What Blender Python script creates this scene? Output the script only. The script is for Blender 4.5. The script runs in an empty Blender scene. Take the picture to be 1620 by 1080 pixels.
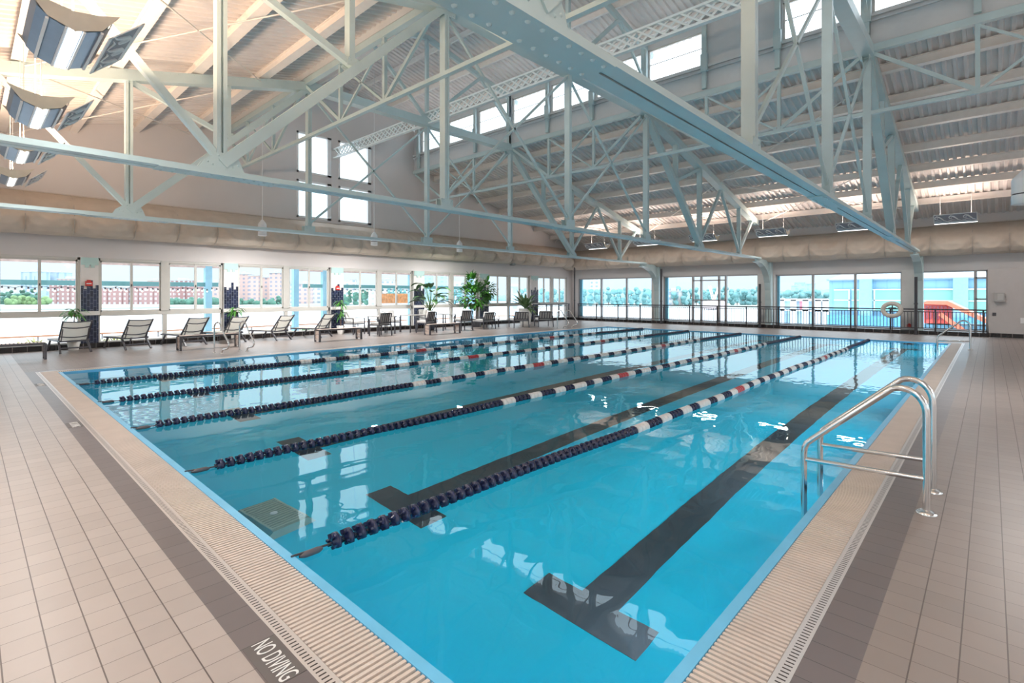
import bpy, bmesh, math, random
from mathutils import Vector, Matrix
random.seed(7)
SC = bpy.context.scene
COL = SC.collection
PI = math.pi
ORD = ['first', 'second', 'third', 'fourth', 'fifth', 'sixth', 'seventh', 'eighth', 'ninth', 'tenth', 'eleventh', 'twelfth', 'thirteenth', 'fourteenth', 'fifteenth', 'sixteenth']

# ------------------------------------------------------------------ camera
YAW = math.radians(43.05); EYE = 1.6; FPX = 810.0; HZ = 465.6
cd = bpy.data.cameras.new('camera'); cam = bpy.data.objects.new('camera', cd); COL.objects.link(cam)
cam.location = (0, 0, EYE)
cam.rotation_euler = (PI/2, 0, YAW - PI/2)
cd.sensor_width = 36; cd.sensor_fit = 'HORIZONTAL'; cd.lens = 36*FPX/1620
cd.shift_y = -(540-HZ)/1620
cd.clip_end = 3000; cd.clip_start = 0.05
SC.camera = cam
# ------------------------------------------------------------------ view
vs = SC.view_settings
vs.view_transform = 'Standard'; vs.look = 'None'; vs.gamma = 1; vs.use_curve_mapping = False
vs.exposure = 0.0
UW_FILL = 40
SC.cycles.use_denoising = True
SC.cycles.max_bounces = 10; SC.cycles.diffuse_bounces = 5; SC.cycles.glossy_bounces = 4
SC.cycles.transmission_bounces = 6; SC.cycles.transparent_max_bounces = 10
SC.cycles.sample_clamp_indirect = 6.0
SC.cycles.caustics_reflective = False
SC.cycles.caustics_refractive = True
# ------------------------------------------------------------------ sky (overcast, brighter overhead)
W = bpy.data.worlds.new('world'); SC.world = W; W.use_nodes = True
nt = W.node_tree; nt.nodes.clear()
o_ = nt.nodes.new('ShaderNodeOutputWorld'); b_ = nt.nodes.new('ShaderNodeBackground')
tc = nt.nodes.new('ShaderNodeTexCoord'); sx = nt.nodes.new('ShaderNodeSeparateXYZ')
cr = nt.nodes.new('ShaderNodeValToRGB'); nz = nt.nodes.new('ShaderNodeTexNoise'); mm = nt.nodes.new('ShaderNodeMath')
nz.inputs['Scale'].default_value = 3.0; nz.inputs['Detail'].default_value = 4
mm.operation = 'MULTIPLY_ADD'; mm.inputs[1].default_value = 0.05
nt.links.new(tc.outputs['Generated'], sx.inputs[0]); nt.links.new(tc.outputs['Generated'], nz.inputs['Vector'])
nt.links.new(nz.outputs[0], mm.inputs[0]); nt.links.new(sx.outputs['Z'], mm.inputs[2])
nt.links.new(mm.outputs[0], cr.inputs[0]); nt.links.new(cr.outputs[0], b_.inputs['Color'])
nt.links.new(b_.outputs[0], o_.inputs['Surface'])
el = cr.color_ramp.elements
el[0].position = 0.0; el[0].color = (0.80, 0.93, 1.0, 1)
el[1].position = 0.62; el[1].color = (3.8, 4.1, 4.4, 1)
e = el.new(0.10); e.color = (0.98, 1.20, 1.30, 1)
e = el.new(0.24); e.color = (1.7, 2.0, 2.15, 1)
b_.inputs['Strength'].default_value = 1.08

# ------------------------------------------------------------------ materials
MATS = {}
def mat(name, col, rough=0.5, metal=0.0, var=0.06, scale=6.0, bump=0.0, emit=None, spec=None):
    if name in MATS: return MATS[name]
    m = bpy.data.materials.new(name); m.use_nodes = True
    n = m.node_tree; p = n.nodes['Principled BSDF']
    p.inputs['Roughness'].default_value = rough; p.inputs['Metallic'].default_value = metal
    if spec is not None: p.inputs['Specular IOR Level'].default_value = spec
    tcn = n.nodes.new('ShaderNodeTexCoord'); no = n.nodes.new('ShaderNodeTexNoise')
    no.inputs['Scale'].default_value = scale; no.inputs['Detail'].default_value = 3
    r = n.nodes.new('ShaderNodeValToRGB')
    r.color_ramp.elements[0].position = 0.3; r.color_ramp.elements[1].position = 0.7
    r.color_ramp.elements[0].color = tuple(max(0, c*(1-var)) for c in col)+(1,)
    r.color_ramp.elements[1].color = tuple(min(1, c*(1+var)) for c in col)+(1,)
    n.links.new(tcn.outputs['Object'], no.inputs['Vector']); n.links.new(no.outputs[0], r.inputs[0])
    n.links.new(r.outputs[0], p.inputs['Base Color'])
    if bump:
        bn = n.nodes.new('ShaderNodeBump'); bn.inputs['Strength'].default_value = bump; bn.inputs['Distance'].default_value = 0.02
        n.links.new(no.outputs[0], bn.inputs['Height']); n.links.new(bn.outputs[0], p.inputs['Normal'])
    if emit:
        p.inputs['Emission Color'].default_value = tuple(emit[:3])+(1,); p.inputs['Emission Strength'].default_value = emit[3]
    MATS[name] = m; return m

class NT:
    """tiny node helper"""
    def __init__(s, m): s.m = m; s.t = m.node_tree; s.p = s.t.nodes['Principled BSDF']
    def n(s, k, **kw):
        x = s.t.nodes.new(k)
        for a, v in kw.items(): setattr(x, a, v)
        return x
    def math(s, op, a, b=None, c=None):
        x = s.n('ShaderNodeMath', operation=op)
        for i, v in enumerate((a, b, c)):
            if v is None: continue
            if isinstance(v, (int, float)): x.inputs[i].default_value = v
            else: s.t.links.new(v, x.inputs[i])
        return x.outputs[0]
    def link(s, a, b): s.t.links.new(a, b)
    def mix(s, f, a, b):
        x = s.n('ShaderNodeMix', data_type='RGBA')
        if isinstance(f, (int, float)): x.inputs[0].default_value = f
        else: s.link(f, x.inputs[0])
        for i, v in ((6, a), (7, b)):
            if isinstance(v, tuple): x.inputs[i].default_value = tuple(v[:3])+(1,)
            else: s.link(v, x.inputs[i])
        return x.outputs[2]

def tile_mat(name, col, grout, px, py, wx, wy, ox=0, oy=0, rough=0.30, var=0.10, axes='XY', stagger=False):
    """rectangular tiles px by py (m) in object coordinates, grout widths wx, wy"""
    m = bpy.data.materials.new(name); m.use_nodes = True; h = NT(m)
    tcn = h.n('ShaderNodeTexCoord'); s = h.n('ShaderNodeSeparateXYZ'); h.link(tcn.outputs['Object'], s.inputs[0])
    u, v = s.outputs[axes[0]], s.outputs[axes[1]]
    v0 = h.math('DIVIDE', h.math('SUBTRACT', v, oy), py); u0 = h.math('DIVIDE', h.math('SUBTRACT', u, ox), px)
    if stagger:
        v0 = h.math('ADD', v0, h.math('MULTIPLY', h.math('MODULO', h.math('FLOOR', u0), 2.0), 0.5))
    fu, fv = h.math('FRACT', u0), h.math('FRACT', v0)
    iu, iv = h.math('FLOOR', u0), h.math('FLOOR', v0)
    gu = h.math('LESS_THAN', fu, wx/px); gv = h.math('LESS_THAN', fv, wy/py)
    g = h.math('MAXIMUM', gu, gv)
    cx = h.n('ShaderNodeCombineXYZ'); h.link(iu, cx.inputs[0]); h.link(iv, cx.inputs[1])
    wn = h.n('ShaderNodeTexWhiteNoise', noise_dimensions='3D'); h.link(cx.outputs[0], wn.inputs[0])
    no = h.n('ShaderNodeTexNoise'); no.inputs['Scale'].default_value = 9; no.inputs['Detail'].default_value = 5
    h.link(tcn.outputs['Object'], no.inputs['Vector'])
    t = h.math('MULTIPLY_ADD', wn.outputs[0], 0.55, h.math('MULTIPLY', no.outputs[0], 0.45))
    c = h.mix(t, tuple(x*(1-var) for x in col), tuple(min(1, x*(1+var)) for x in col))
    c = h.mix(g, c, grout)
    h.link(c, h.p.inputs['Base Color'])
    h.p.inputs['Roughness'].default_value = rough
    bn = h.n('ShaderNodeBump'); bn.inputs['Strength'].default_value = 0.35; bn.inputs['Distance'].default_value = 0.004
    bn.invert = True; h.link(g, bn.inputs['Height']); h.link(bn.outputs[0], h.p.inputs['Normal'])
    MATS[name] = m; return m

def stripe_mat(name, col, dark, per, frac, axis, rough=0.35, metal=0.0, band=None):
    m = bpy.data.materials.new(name); m.use_nodes = True; h = NT(m)
    tcn = h.n('ShaderNodeTexCoord'); s = h.n('ShaderNodeSeparateXYZ'); h.link(tcn.outputs['Object'], s.inputs[0])
    f = h.math('FRACT', h.math('DIVIDE', s.outputs[axis], per)); g = h.math('LESS_THAN', f, frac)
    if band: g = h.math('MULTIPLY', g, h.math('LESS_THAN', h.math('ABSOLUTE', h.math('SUBTRACT', s.outputs[band[0]], band[1])), band[2]))
    h.link(h.mix(g, col, dark), h.p.inputs['Base Color'])
    h.p.inputs['Roughness'].default_value = rough; h.p.inputs['Metallic'].default_value = metal
    MATS[name] = m; return m

def facade_mat(name, wall, win, sx, sz, fx=0.45, fz=0.5):
    m = bpy.data.materials.new(name); m.use_nodes = True; h = NT(m)
    tcn = h.n('ShaderNodeTexCoord'); s = h.n('ShaderNodeSeparateXYZ'); h.link(tcn.outputs['Object'], s.inputs[0])
    u = h.math('ADD', s.outputs['X'], h.math('MULTIPLY', s.outputs['Y'], 1.0))
    fu = h.math('FRACT', h.math('DIVIDE', u, sx)); fz_ = h.math('FRACT', h.math('DIVIDE', s.outputs['Z'], sz))
    g = h.math('MULTIPLY', h.math('LESS_THAN', fu, fx), h.math('LESS_THAN', fz_, fz))
    h.link(h.mix(g, wall, win), h.p.inputs['Base Color']); h.p.inputs['Roughness'].default_value = 0.8
    MATS[name] = m; return m

def glass_mat(name='window_glass', tint=(0.975, 0.99, 1.0)):
    m = bpy.data.materials.new(name); m.use_nodes = True; t = m.node_tree
    t.nodes.remove(t.nodes['Principled BSDF']); out = t.nodes['Material Output']
    tr = t.nodes.new('ShaderNodeBsdfTransparent'); gl = t.nodes.new('ShaderNodeBsdfGlossy'); lw = t.nodes.new('ShaderNodeLayerWeight'); lw.inputs[0].default_value = .5
    pw = t.nodes.new('ShaderNodeMath'); pw.operation = 'POWER'; pw.inputs[1].default_value = 5.0
    fr = t.nodes.new('ShaderNodeMath'); fr.operation = 'MULTIPLY_ADD'; fr.inputs[1].default_value = .8; fr.inputs[2].default_value = .03
    t.links.new(lw.outputs['Facing'], pw.inputs[0]); t.links.new(pw.outputs[0], fr.inputs[0])
    no = t.nodes.new('ShaderNodeTexNoise'); no.inputs['Scale'].default_value = 0.3
    mx = t.nodes.new('ShaderNodeMixShader'); gl.inputs['Roughness'].default_value = 0.02
    tr.inputs[0].default_value = tint+(1,)
    t.links.new(fr.outputs[0], mx.inputs[0]); t.links.new(tr.outputs[0], mx.inputs[1]); t.links.new(gl.outputs[0], mx.inputs[2])
    t.links.new(mx.outputs[0], out.inputs[0]); MATS[name] = m; return m

def water_mat():
    m = bpy.data.materials.new('pool_water'); m.use_nodes = True; t = m.node_tree
    t.nodes.remove(t.nodes['Principled BSDF']); out = t.nodes['Material Output']
    g = t.nodes.new('ShaderNodeBsdfGlass'); g.inputs['IOR'].default_value = 1.333; g.inputs['Roughness'].default_value = 0.0
    g.inputs['Color'].default_value = (0.88, 0.98, 1.0, 1)
    tcn = t.nodes.new('ShaderNodeTexCoord'); mp = t.nodes.new('ShaderNodeMapping'); mp.inputs['Scale'].default_value = (1, 1.3, 1)
    n1 = t.nodes.new('ShaderNodeTexNoise'); n1.inputs['Scale'].default_value = 1.6; n1.inputs['Detail'].default_value = 2
    n2 = t.nodes.new('ShaderNodeTexNoise'); n2.inputs['Scale'].default_value = 5.0; n2.inputs['Detail'].default_value = 1
    # ripples are livelier towards the return inlets at the far right
    sp = t.nodes.new('ShaderNodeSeparateXYZ'); mr = t.nodes.new('ShaderNodeMapRange')
    mr.inputs['From Min'].default_value = 9; mr.inputs['From Max'].default_value = 15
    mr.inputs['To Min'].default_value = 0.10; mr.inputs['To Max'].default_value = 0.55
    mu = t.nodes.new('ShaderNodeMath'); mu.operation = 'MULTIPLY'; ad = t.nodes.new('ShaderNodeMath'); ad.operation = 'ADD'
    bp = t.nodes.new('ShaderNodeBump'); bp.inputs['Strength'].default_value = 0.35; bp.inputs['Distance'].default_value = 0.012
    L = t.links.new
    L(tcn.outputs['Object'], mp.inputs[0]); L(mp.outputs[0], n1.inputs['Vector']); L(mp.outputs[0], n2.inputs['Vector'])
    L(tcn.outputs['Object'], sp.inputs[0]); L(sp.outputs['X'], mr.inputs[0])
    L(n2.outputs[0], mu.inputs[0]); L(mr.outputs[0], mu.inputs[1]); L(n1.outputs[0], ad.inputs[0]); L(mu.outputs[0], ad.inputs[1])
    L(ad.outputs[0], bp.inputs['Height']); L(bp.outputs[0], g.inputs['Normal']); L(g.outputs[0], out.inputs[0])
    MATS['pool_water'] = m; return m

M_STEEL = mat('painted_steel', (0.52, 0.64, 0.65), 0.42, var=0.04, scale=2.5)
M_WALL = mat('painted_wall', (0.69, 0.655, 0.645), 0.75, var=0.02, scale=1.0)
M_DECK = mat('roof_deck', (0.78, 0.74, 0.72), 0.45, var=0.05, scale=1.5)
M_PURL = mat('purlin_paint', (0.84, 0.80, 0.76), 0.5, var=0.03)
M_FRAME = mat('window_frame', (0.62, 0.605, 0.57), 0.5, var=0.02)
M_CREAM = mat('pilaster_paint', (0.74, 0.72, 0.70), 0.6, var=0.02)
M_TEAL = mat('teal_paint', (0.45, 0.64, 0.62), 0.5, var=0.03)
M_FABRIC = mat('duct_fabric', (0.60, 0.52, 0.44), 0.8, var=0.06, scale=3.0, bump=0.15)
M_CHROME = mat('stainless_steel', (0.80, 0.79, 0.78), 0.16, metal=1.0, var=0.02)
M_BLACK = mat('dark_metal', (0.045, 0.042, 0.05), 0.35, var=0.1)
M_CHAR = mat('charcoal_frame', (0.085, 0.085, 0.10), 0.4, var=0.1)
M_SLING = mat('sling_fabric', (0.82, 0.80, 0.73), 0.8, var=0.04, scale=30)
def translucent(m, col):
    t = m.node_tree; p = t.nodes['Principled BSDF']; o = t.nodes['Material Output']; tr = t.nodes.new('ShaderNodeBsdfTranslucent'); tr.inputs[0].default_value = col+(1,)
    mx = t.nodes.new('ShaderNodeMixShader'); mx.inputs[0].default_value = .45; t.links.new(p.outputs[0], mx.inputs[1]); t.links.new(tr.outputs[0], mx.inputs[2]); t.links.new(mx.outputs[0], o.inputs[0])
translucent(M_SLING, (.85, .82, .74))
M_CUSH = mat('cushion_fabric', (0.70, 0.69, 0.67), 0.9, var=0.06, scale=20)
M_WHITE = mat('white_enamel', (0.85, 0.85, 0.85), 0.35, var=0.02)
M_LAMP = mat('lamp_tube', (1, 1, 1), 0.5, emit=(1.0, 0.97, 0.92, 5.0))
M_LIP = mat('pool_lip', (0.16, 0.52, 0.80), 0.3, var=0.06, scale=5)
M_POOL = mat('pool_plaster', (0.004, 0.62, 0.90), 0.6, var=0.04, scale=0.7)
M_LINE = mat('lane_line_tile', (0.035, 0.04, 0.05), 0.4, var=0.2, scale=9)
M_GRATE = mat('grate_plastic', (0.66, 0.565, 0.50), 0.45, var=0.05, scale=4)
M_DARKCH = mat('gutter_channel', (0.04, 0.03, 0.03), 0.8)
M_NAVY = mat('navy_float', (0.012, 0.018, 0.06), 0.25, var=0.1)
M_WFLOAT = mat('white_float', (0.78, 0.74, 0.72), 0.35, var=0.04)
M_RFLOAT = mat('red_float', (0.45, 0.04, 0.05), 0.35)
M_RED = mat('red_plastic', (0.55, 0.03, 0.02), 0.35)
M_LEAF = mat('leaf_green', (0.06, 0.22, 0.03), 0.45, var=0.5, scale=5)
M_LEAFD = mat('leaf_dark', (0.035, 0.12, 0.03), 0.4, var=0.5, scale=6)
M_BARK = mat('bark', (0.16, 0.10, 0.07), 0.8, var=0.3, scale=12)
M_POT = mat('white_pot', (0.72, 0.70, 0.67), 0.5)
M_POTD = mat('dark_pot', (0.06, 0.06, 0.07), 0.5)
M_WOOD = mat('oiled_wood', (0.45, 0.20, 0.12), 0.5, var=0.25, scale=10)
M_SLATW = mat('slat_white', (0.72, 0.58, 0.50), 0.5)
M_GLASS = glass_mat()
M_WATER = water_mat()
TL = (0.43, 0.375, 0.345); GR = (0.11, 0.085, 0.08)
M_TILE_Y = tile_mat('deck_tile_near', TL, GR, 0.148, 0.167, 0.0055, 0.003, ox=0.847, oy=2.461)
M_TILE_X_SHADED = tile_mat('deck_tile_side_shaded', (0.275, 0.232, 0.212), GR, 0.147, 0.156, 0.003, 0.0055, ox=2.824, oy=0.408, rough=0.38)  # same tiles as the near deck; weaker light painted in as darker colour
M_DTILE_Y = tile_mat('dark_tile_near', (0.17, 0.145, 0.145), (0.05, 0.045, 0.045), 0.16, 0.167, 0.0, 0.0035, ox=0.845, oy=2.461, rough=0.3)
M_DTILE_X = tile_mat('dark_tile_side', (0.17, 0.145, 0.145), (0.05, 0.045, 0.045), 0.147, 0.25, 0.0035, 0.0, ox=2.824, oy=0.40, rough=0.3)
M_CURB_X = tile_mat('black_tile_long', (0.018, 0.014, 0.014), (0.25, 0.22, 0.21), 0.30, 0.30, 0.012, 0.012, rough=0.25, axes='XZ', oy=-0.14, var=0.5)
M_CURB_Y = tile_mat('black_tile_short', (0.018, 0.014, 0.014), (0.25, 0.22, 0.21), 0.30, 0.30, 0.012, 0.012, rough=0.25, axes='YZ', oy=-0.14, var=0.5)
M_MOSAIC = tile_mat('blue_column_tile', (0.012, 0.018, 0.05), (0.22, 0.25, 0.33), 0.078, 0.19, 0.006, 0.008, rough=0.2, axes='XZ', var=0.8, stagger=True)
M_SLOT_Y = stripe_mat('slotted_metal_near', (0.70, 0.63, 0.59), (0.05, 0.035, 0.03), 0.026, 0.32, 'Y', 0.3, 0.35, ('X', -.349, .017))
M_SLOT_X = stripe_mat('slotted_metal_side', (0.70, 0.66, 0.64), (0.05, 0.035, 0.03), 0.026, 0.32, 'X', 0.3, 0.35, ('Y', -.349, .017))

# ------------------------------------------------------------------ mesh helpers
class MB:
    def __init__(s): s.v = []; s.f = []; s.mi = []; s.cur = 0; s.sm = False; s.smooth = []
    def add(s, vs, fs, sm=False):
        b = len(s.v); s.v += [tuple(x) for x in vs]
        for f in fs: s.f.append([b+i for i in f]); s.mi.append(s.cur); s.smooth.append(sm)
        return s
    def box(s, x0, x1, y0, y1, z0, z1):
        return s.add([(x0,y0,z0),(x1,y0,z0),(x1,y1,z0),(x0,y1,z0),(x0,y0,z1),(x1,y0,z1),(x1,y1,z1),(x0,y1,z1)],
            [(0,3,2,1),(4,5,6,7),(0,1,5,4),(1,2,6,5),(2,3,7,6),(3,0,4,7)])
    def cbox(s, c, sx, sy, sz): return s.box(c[0]-sx/2, c[0]+sx/2, c[1]-sy/2, c[1]+sy/2, c[2]-sz/2, c[2]+sz/2)
    def bar(s, p, q, w, h, side=None):
        """box beam from p to q; w across (along side), h the other way"""
        p, q = Vector(p), Vector(q); d = (q-p).normalized()
        sd = Vector(side) if side is not None else (Vector((0,0,1)).cross(d) if abs(d.z) < 0.99 else Vector((1,0,0)))
        sd = (sd - d*sd.dot(d)).normalized(); up = d.cross(sd)
        vs = []
        for e in (p, q):
            for a, b in ((-1,-1),(1,-1),(1,1),(-1,1)): vs.append(e + sd*(a*w/2) + up*(b*h/2))
        return s.add(vs, [(0,3,2,1),(4,5,6,7),(0,1,5,4),(1,2,6,5),(2,3,7,6),(3,0,4,7)])
    def tube(s, pts, r, n=8, cap=True):
        pts = [Vector(p) for p in pts]; rs = r if isinstance(r, (list, tuple)) else [r]*len(pts)
        rings = []; prev = None
        for i, p in enumerate(pts):
            d = (pts[min(i+1, len(pts)-1)] - pts[max(i-1, 0)]).normalized()
            if prev is None:
                a = Vector((0,0,1)) if abs(d.z) < 0.9 else Vector((1,0,0)); sd = d.cross(a).normalized()
            else:
                sd = (prev - d*prev.dot(d)).normalized()
            prev = sd; up = d.cross(sd)
            rings.append([p + (sd*math.cos(2*PI*k/n) + up*math.sin(2*PI*k/n))*rs[i] for k in range(n)])
        vs = [v for r_ in rings for v in r_]; fs = []
        for i in range(len(pts)-1):
            for k in range(n):
                a = i*n+k; b = i*n+(k+1) % n; fs.append((a, b, b+n, a+n))
        s.add(vs, fs, True)
        if cap:
            s.add(rings[0], [tuple(range(n))[::-1]]); s.add(rings[-1], [tuple(range(n))])
        return s
    def lathe(s, prof, n=16, c=(0,0,0), axis='Z'):
        """prof: (radius, height)"""
        vs = []
        for r, h in prof:
            for k in range(n):
                a = 2*PI*k/n; x, y = r*math.cos(a), r*math.sin(a)
                if axis == 'Z': vs.append((c[0]+x, c[1]+y, c[2]+h))
                elif axis == 'X': vs.append((c[0]+h, c[1]+x, c[2]+y))
                else: vs.append((c[0]+x, c[1]+h, c[2]+y))
        fs = []
        for i in range(len(prof)-1):
            for k in range(n):
                a = i*n+k; b = i*n+(k+1) % n; fs.append((a, b, b+n, a+n))
        s.add(vs, fs, True)
        m = len(prof)-1
        if prof[0][0] > 1e-4: s.add(vs[:n], [tuple(range(n))[::-1]])
        if prof[m][0] > 1e-4: s.add(vs[m*n:], [tuple(range(n))])
        return s
    def prism(s, poly, axis, a, b):
        """poly (u,v) extruded along axis between a and b. axis Y: (x,z); X: (y,z); Z: (x,y)"""
        def P(u, v, t): return (u, t, v) if axis == 'Y' else ((t, u, v) if axis == 'X' else (u, v, t))
        n = len(poly); vs = [P(u, v, a) for u, v in poly]+[P(u, v, b) for u, v in poly]
        fs = [tuple(range(n))[::-1], tuple(range(n, 2*n))]+[(i, (i+1) % n, n+(i+1) % n, n+i) for i in range(n)]
        return s.add(vs, fs)
    def rivets(s, pts, r=0.012, up=(0,0,-1)):
        u = Vector(up).normalized(); a = u.orthogonal().normalized(); b = u.cross(a)
        for p in pts:
            p = Vector(p); vs = [p+(a*math.cos(k*PI/3)+b*math.sin(k*PI/3))*r for k in range(6)]
            vs += [p+u*r*0.55+(a*math.cos(k*PI/3)+b*math.sin(k*PI/3))*r*0.6 for k in range(6)]+[p+u*r*0.75]
            fs = [(k, (k+1) % 6, 6+(k+1) % 6, 6+k) for k in range(6)]+[(6+k, 6+(k+1) % 6, 12) for k in range(6)]
            s.add(vs, fs, True)
        return s
    def build(s, name, mats, parent=None, loc=None, rotz=0, fix=True):
        me = bpy.data.meshes.new(name); me.from_pydata(s.v, [], s.f)
        if not isinstance(mats, (list, tuple)): mats = [mats]
        for m in mats: me.materials.append(m)
        me.polygons.foreach_set('material_index', s.mi); me.polygons.foreach_set('use_smooth', s.smooth)
        if fix and len(s.f) < 60000:
            bm = bmesh.new(); bm.from_mesh(me); bmesh.ops.recalc_face_normals(bm, faces=bm.faces); bm.to_mesh(me); bm.free()
        me.update()
        o = bpy.data.objects.new(name, me); COL.objects.link(o)
        if parent: o.parent = parent
        if loc: o.location = loc
        if rotz: o.rotation_euler = (0, 0, rotz)
        return o

def tag(o, label=None, cat=None, group=None, kind=None):
    if label: o['label'] = label
    if cat: o['category'] = cat
    if group: o['group'] = group
    if kind: o['kind'] = kind
    return o
def thing(name, label, cat, loc=(0,0,0), rz=0, group=None, kind=None):
    o = bpy.data.objects.new(name, None); COL.objects.link(o); o.location = loc; o.rotation_euler = (0,0,rz)
    o.empty_display_size = 0.2
    return tag(o, label, cat, group, kind)
KIDS = {}
def copy_tree(o, loc=None, rz=None, label=None, group=None):
    kids = {}
    for x in bpy.data.objects:
        if x.parent: kids.setdefault(x.parent.name, []).append(x)
    def rec(x, par):
        c = x.copy(); COL.objects.link(c); c.parent = par
        for k in kids.get(x.name, []): rec(k, c)
        return c
    r = rec(o, None)
    if loc is not None: r.location = loc
    if rz is not None: r.rotation_euler = (0,0,rz)
    if label: r['label'] = label
    if group: r['group'] = group
    return r
def struct(o): o['kind'] = 'structure'; return o

# photo pixel -> point, used to lay the place out
FV = Vector((math.cos(YAW), math.sin(YAW), 0)); RV = Vector((math.sin(YAW), -math.cos(YAW), 0))
def ray(x, y): return FV + RV*((x-810)/FPX) + Vector((0,0,(HZ-y)/FPX))
def at(x, y, ax, v):
    d = ray(x, y); c = Vector((0,0,EYE)); return c + d*((v-c[ax])/d[ax])
def dist(x, y, D):
    return Vector((0,0,EYE)) + ray(x, y)*D

# ------------------------------------------------------------------ dimensions
YL, XF, YB, XB = 19.75, 26.8, -9.0, -6.2       # gable wall, far wall, the two walls behind the camera
PX0, PX1, PY0, PY1 = 1.38, 21.92, 0.985, 13.97   # water
XC = 10.4; MX0, MX1 = 6.4, 14.4                 # ridge and monitor
TRY = (2.1, 7.78, 13.55)                        # truss planes
def zroof(x):
    if x < MX0: return 7.6-0.235*(MX0-x)
    if x > MX1: return 7.6-0.235*(x-MX1)
    return 9.42+(1-abs(x-XC)/4.0)*0.9

# ------------------------------------------------------------------ deck and pool
def quad_floor():
    b = MB()
    b.cur = 0    # near deck: long grout along Y
    b.box(XB, 0.847, YB, YL, -0.25, 0)
    b.cur = 1
    b.box(0.847, XF, YB, 0.408, -0.25, 0)
    b.box(0.847, XF, 14.52, YL, -0.25, 0)
    b.box(22.46, XF, 0.408, 14.52, -0.25, 0)
    b.cur = 2; b.box(0.847, 1.0, 0.605, 14.52, -0.25, 0)
    b.cur = 3; b.box(0.847, 22.46, 0.408, 0.605, -0.25, 0)
    b.cur = 3; b.box(1.0, 22.46, 14.35, 14.52, -0.25, 0); b.cur = 2; b.box(22.30, 22.46, 0.605, 14.35, -0.25, 0)
    return b
struct(quad_floor().build('floor', [M_TILE_Y, M_TILE_X_SHADED, M_DTILE_Y, M_DTILE_X]))
WZ = -0.028; PD = -1.15
b = MB()   # basin: floor and walls
b.box(PX0-.3, PX1+.3, PY0-.3, PY1+.3, PD-.1, PD)
b.box(PX0-.12, PX0, PY0-.12, PY1+.12, PD, -0.03); b.box(PX1, PX1+.12, PY0-.12, PY1+.12, PD, -0.03)
b.box(PX0, PX1, PY0-.12, PY0, PD, -0.03); b.box(PX0, PX1, PY1, PY1+.12, PD, -0.03)
basin = b.build('pool_basin', M_POOL); tag(basin, 'cyan plastered pool basin sunk into the tiled deck', 'pool', kind='structure')
# lane lines on the basin floor, each with its T bars
LC = [2.04, 4.2, 6.4, 8.6, 10.8, 12.95]
for yc in LC:
    b = MB(); z0, z1 = PD, PD+0.004
    b.box(3.1, 20.2, yc-.15, yc+.15, z0, z1)
    b.box(2.8, 3.1, yc-.46, yc+.46, z0, z1); b.box(20.2, 20.5, yc-.46, yc+.46, z0, z1)
    o = b.build('lane_line', M_LINE, basin)
# targets on the end walls
b = MB()
for yc in LC: b.box(PX1-.004, PX1, yc-.15, yc+.15, -0.9, -0.25); b.box(PX1-.004, PX1, yc-.4, yc+.4, -0.55, -0.4)
b.build('wall_target', M_LINE, basin)
w = MB().add([(PX0, PY0, WZ), (PX1, PY0, WZ), (PX1, PY1, WZ), (PX0, PY1, WZ)], [(0,1,2,3)]).build('pool_water', M_WATER, fix=False)
tag(w, 'clear blue still water filling the lap pool', 'water', kind='structure')
# pool lip (blue), gutter channel, grating, slotted strip
def ring(x0, x1, y0, y1, wdt, z0, z1):
    b = MB()
    b.box(x0-wdt, x0, y0-wdt, y1+wdt, z0, z1); b.box(x1, x1+wdt, y0-wdt, y1+wdt, z0, z1)
    b.box(x0, x1, y0-wdt, y0, z0, z1); b.box(x0, x1, y1, y1+wdt, z0, z1); return b
edge = thing('pool_edge', 'beige slatted overflow grating with blue lip around the pool', 'pool edge', (PX0, PY0, 0))
edge['kind'] = 'structure'
def rel(b, dx, dy): b.v = [(x-dx, y-dy, z) for x, y, z in b.v]; return b
rel(ring(PX0, PX1, PY0, PY1, .055, -.25, 0.0), PX0, PY0).build('pool_lip', M_LIP, edge)
gx0, gx1, gy0, gy1 = PX0-.055, PX1+.055, PY0-.055, PY1+.055
rel(ring(gx0, gx1, gy0, gy1, .32, -.2, -.06), PX0, PY0).build('gutter_channel', M_DARKCH, edge)
def grate():
    b = MB(); p = 0.033; wd = .018; L = .255
    y = gy0-L
    while y < gy1+L:
        for (xa, xb_) in ((gx0-L, gx0-.004), (gx1+.004, gx1+L)): b.box(xa, xb_, y, y+wd, -.03, -.001)
        y += p
    x = gx0
    while x < gx1:
        for (ya, yb) in ((gy0-L, gy0-.004), (gy1+.004, gy1+L)): b.box(x, x+wd, ya, yb, -.03, -.001)
        x += p
    for k in range(2):   # rails joining the slats
        o2 = .07+k*.12
        b.box(gx0-o2-.008, gx0-o2, gy0-L, gy1+L, -.035, -.012); b.box(gx1+o2, gx1+o2+.008, gy0-L, gy1+L, -.035, -.012)
        b.box(gx0, gx1, gy0-o2-.008, gy0-o2, -.035, -.012); b.box(gx0, gx1, gy1+o2, gy1+o2+.008, -.035, -.012)
    return b
rel(grate(), PX0, PY0).build('grating', M_GRATE, edge, fix=False)
sx0, sx1, sy0, sy1 = gx0-.258, gx1+.258, gy0-.258, gy1+.258
wd = .067
rel(MB().box(sx0-wd, sx0, sy0-wd, sy1+wd, -.05, .001).box(sx1, sx1+wd, sy0-wd, sy1+wd, -.05, .001), PX0, PY0).build('slotted_strip', M_SLOT_Y, edge)
rel(MB().box(sx0, sx1, sy0-wd, sy0, -.05, .001).box(sx0, sx1, sy1, sy1+wd, -.05, .001), PX0, PY0).build('slotted_strip', M_SLOT_X, edge)

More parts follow.
